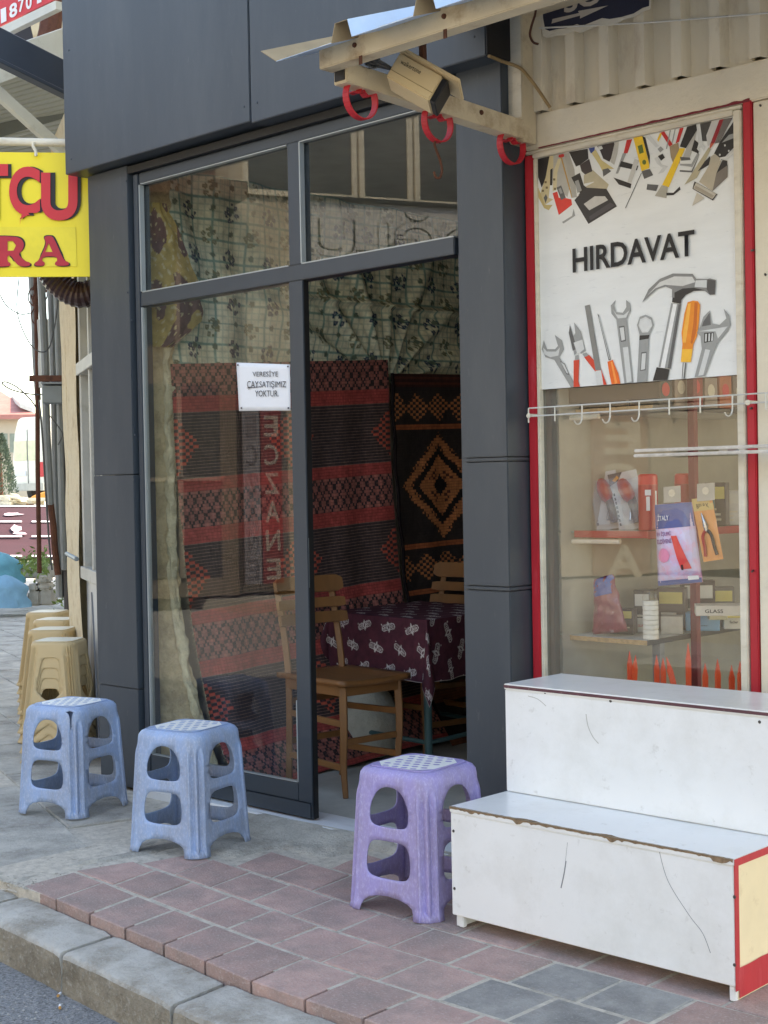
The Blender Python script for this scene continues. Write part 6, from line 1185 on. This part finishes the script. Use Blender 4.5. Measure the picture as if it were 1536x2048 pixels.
# outlined letters: each letter is a dark letter with a paler one on top
hl = (zb - .30) - (z0 - .02)
for k, chx in enumerate('UĞLO'[::-1] if False else 'OĞLU'):
    pass
ul, ur = rf(610, 440)[0], rf(985, 440)[0]
for bd, mt, out in ((.022, m_ink, .103), (.004, m_oppsign, .106)):
    a = OC + OU * (ur - (0 if bd else .012)) + ON * out + Z3 * (z0 + .06 + (0 if bd else .012)); rgt = OU * -((ur - ul) - (0 if bd else .024)); text('facade_letter', 'OĞLU', (a, rgt, Z3 * (hl - (0 if bd else .02))), mt, op, 0, bd + .01)
for i_, (px0, px1, mt, m2) in enumerate(((516, 556, M('dull_red_board', c(128, 44, 48), .6), M('dull_letter', c(168, 150, 142), .7)), (480, 513, M('dull_grey_board', c(124, 122, 128), .6), M('dim_letter', c(92, 90, 96), .7)))):
    ua, zt_ = rf(px0, 825); ub, _ = rf(px1, 825); _, zb_ = rf(540, 1165); sg2 = ob('vertical_sign', ua, ub, zb_, zt_ + .45, .16, mt, .08)
    L_ = 'ECZANE'; hh = (zt_ - zb_) / 6.0
    for k, chx in enumerate(L_): text('sign_letter', chx, (OC + OU * (ub - .04) + ON * .164 + Z3 * (zt_ - (k + 1) * hh + .05), OU * -(ub - ua - .08), Z3 * (hh - .1)), m2, sg2, 0, .02)
for a, e_, g0, g1, mt in ((-7.0, -5.2, .3, 2.6, m_darkglass), (1.2, 3.0, 0, 2.6, m_darkglass), (3.4, 6.2, .4, 2.6, m_darkglass)):
    pw = ob('shop_window', a, e_, g0, g1, .012, mt, .02)
    for p_, q_, r_, s_ in ((a - .08, a, g0, g1 + .08), (e_, e_ + .08, g0, g1 + .08), (a, e_, g1, g1 + .08), (a, e_, g0 - .08, g0), (a, e_, 1.85, 1.92)): ob('window_frame', p_, q_, r_, s_, .05, m_creamw, .05, pw)
ob('cornice', -8.1, 9.1, 8.2, 8.45, .35, m_opp, 6.5)
sv = ob('vertical_sign', -2.80, -1.86, .0, 2.42, .14, M('faded_terracotta_board', c(160, 134, 116), .6), .08)
for k, chx in enumerate('ECZA'): text('sign_letter', chx, (OC + OU * -2.0 + ON * .144 + Z3 * (2.36 - (k + 1) * .6), OU * -.62, Z3 * .48), M('faded_letter', c(190, 180, 164), .7), sv, 0, .03)
sh_ = thing('stone_house', 'low dim stone house beside the pharmacy across the street', 'building', (-14.5, -8, 0)); m_stone2 = M('old_window_frame', c(138, 130, 118), .7); m_stone = M('grey_brown_stone', c(116, 106, 94), .9, 0, .15, 2)
ob('house_wall', -15, -8.02, 0, 5.0, .25, m_stone, 5, sh_); ob('roof', -15.2, -8.0, 5.0, 5.2, .8, m_rust, 6, sh_); ob('roof', -15, -8.0, 5.2, 6.4, -.6, M('old_roof_tile', c(96, 70, 60), .9), 4, sh_)
for a, e_ in ((-9.3, -8.25), (-11.0, -9.6), (-13.4, -11.6)):
    for g0, g1 in ((.25, 2.7), (3.2, 4.5)):
        pw = ob('window', a, e_, g0, g1, .262, m_darkglass, .02, sh_)
        for p_, q_, r_, s_ in ((a, e_, (g0 + g1) / 2, (g0 + g1) / 2 + .05), ((a + e_) / 2 - .03, (a + e_) / 2 + .03, g0, g1)): ob('window_frame', p_, q_, r_, s_, .30, m_stone2, .05, pw)
o2 = thing('street_building', 'pale rendered building closing the street opposite the shops', 'building', (2, -17, 0)); b = MB(); b.box(-4.0, 12, -24, -17.5, 0, 7.2); b.build('facade', m_opp, o2)
for k in range(6):
    for z in (.5, 4.0): b = MB(); b.box(-3.2 + k * 2.6, -1.6 + k * 2.6, -17.51, -17.48, z, z + 2.0); b.build('window', m_darkglass, o2)
ap = thing('unseen_shade_block', 'tall plain unseen block added behind the shops to shade the lot', 'building', (-10.5, 12.5, 0)); b = MB(); b.box(-16, -2.5, 9, 16, 0, 14); b.build('unseen_block_wall', m_opp, ap)  # out of view, added to keep the sun off the left lot
# ------------------------------------------------------------------ small litter on road and pavement
def butt(px, py, rz, lb):
    p = onZ(px, py, -.163); t = thing('cigarette_end', lb, 'cigarette end', p); d = Vector((math.cos(rz), math.sin(rz), 0)); MB().tube([p, p + d * .018], .0042, 8).build('paper_tube', m_paper, t); MB().tube([p + d * .0182, p + d * .026], .0042, 8).build('filter_tip', M('tan_filter', c(190, 140, 80), .8), t)
butt(121, 1986, -.9, 'white cigarette end at the foot of the kerb'); butt(120, 2010, -.6, 'brown tipped cigarette end lying further out on the asphalt')
b = MB(); r2 = random.Random(21)
for k in range(900):
    x, y = r2.uniform(-4.4, -2.6), r2.uniform(-2.0, -1.50); s = r2.uniform(.002, .0055); b.lathe((x, y, -.171), [(s, 0), (s * .9, s * .6), (s * .3, s)], 5)
tag(b.build('road_chippings', M('pale_chippings', c(150, 150, 148), .9, 0, .3, 40)), kind='stuff')
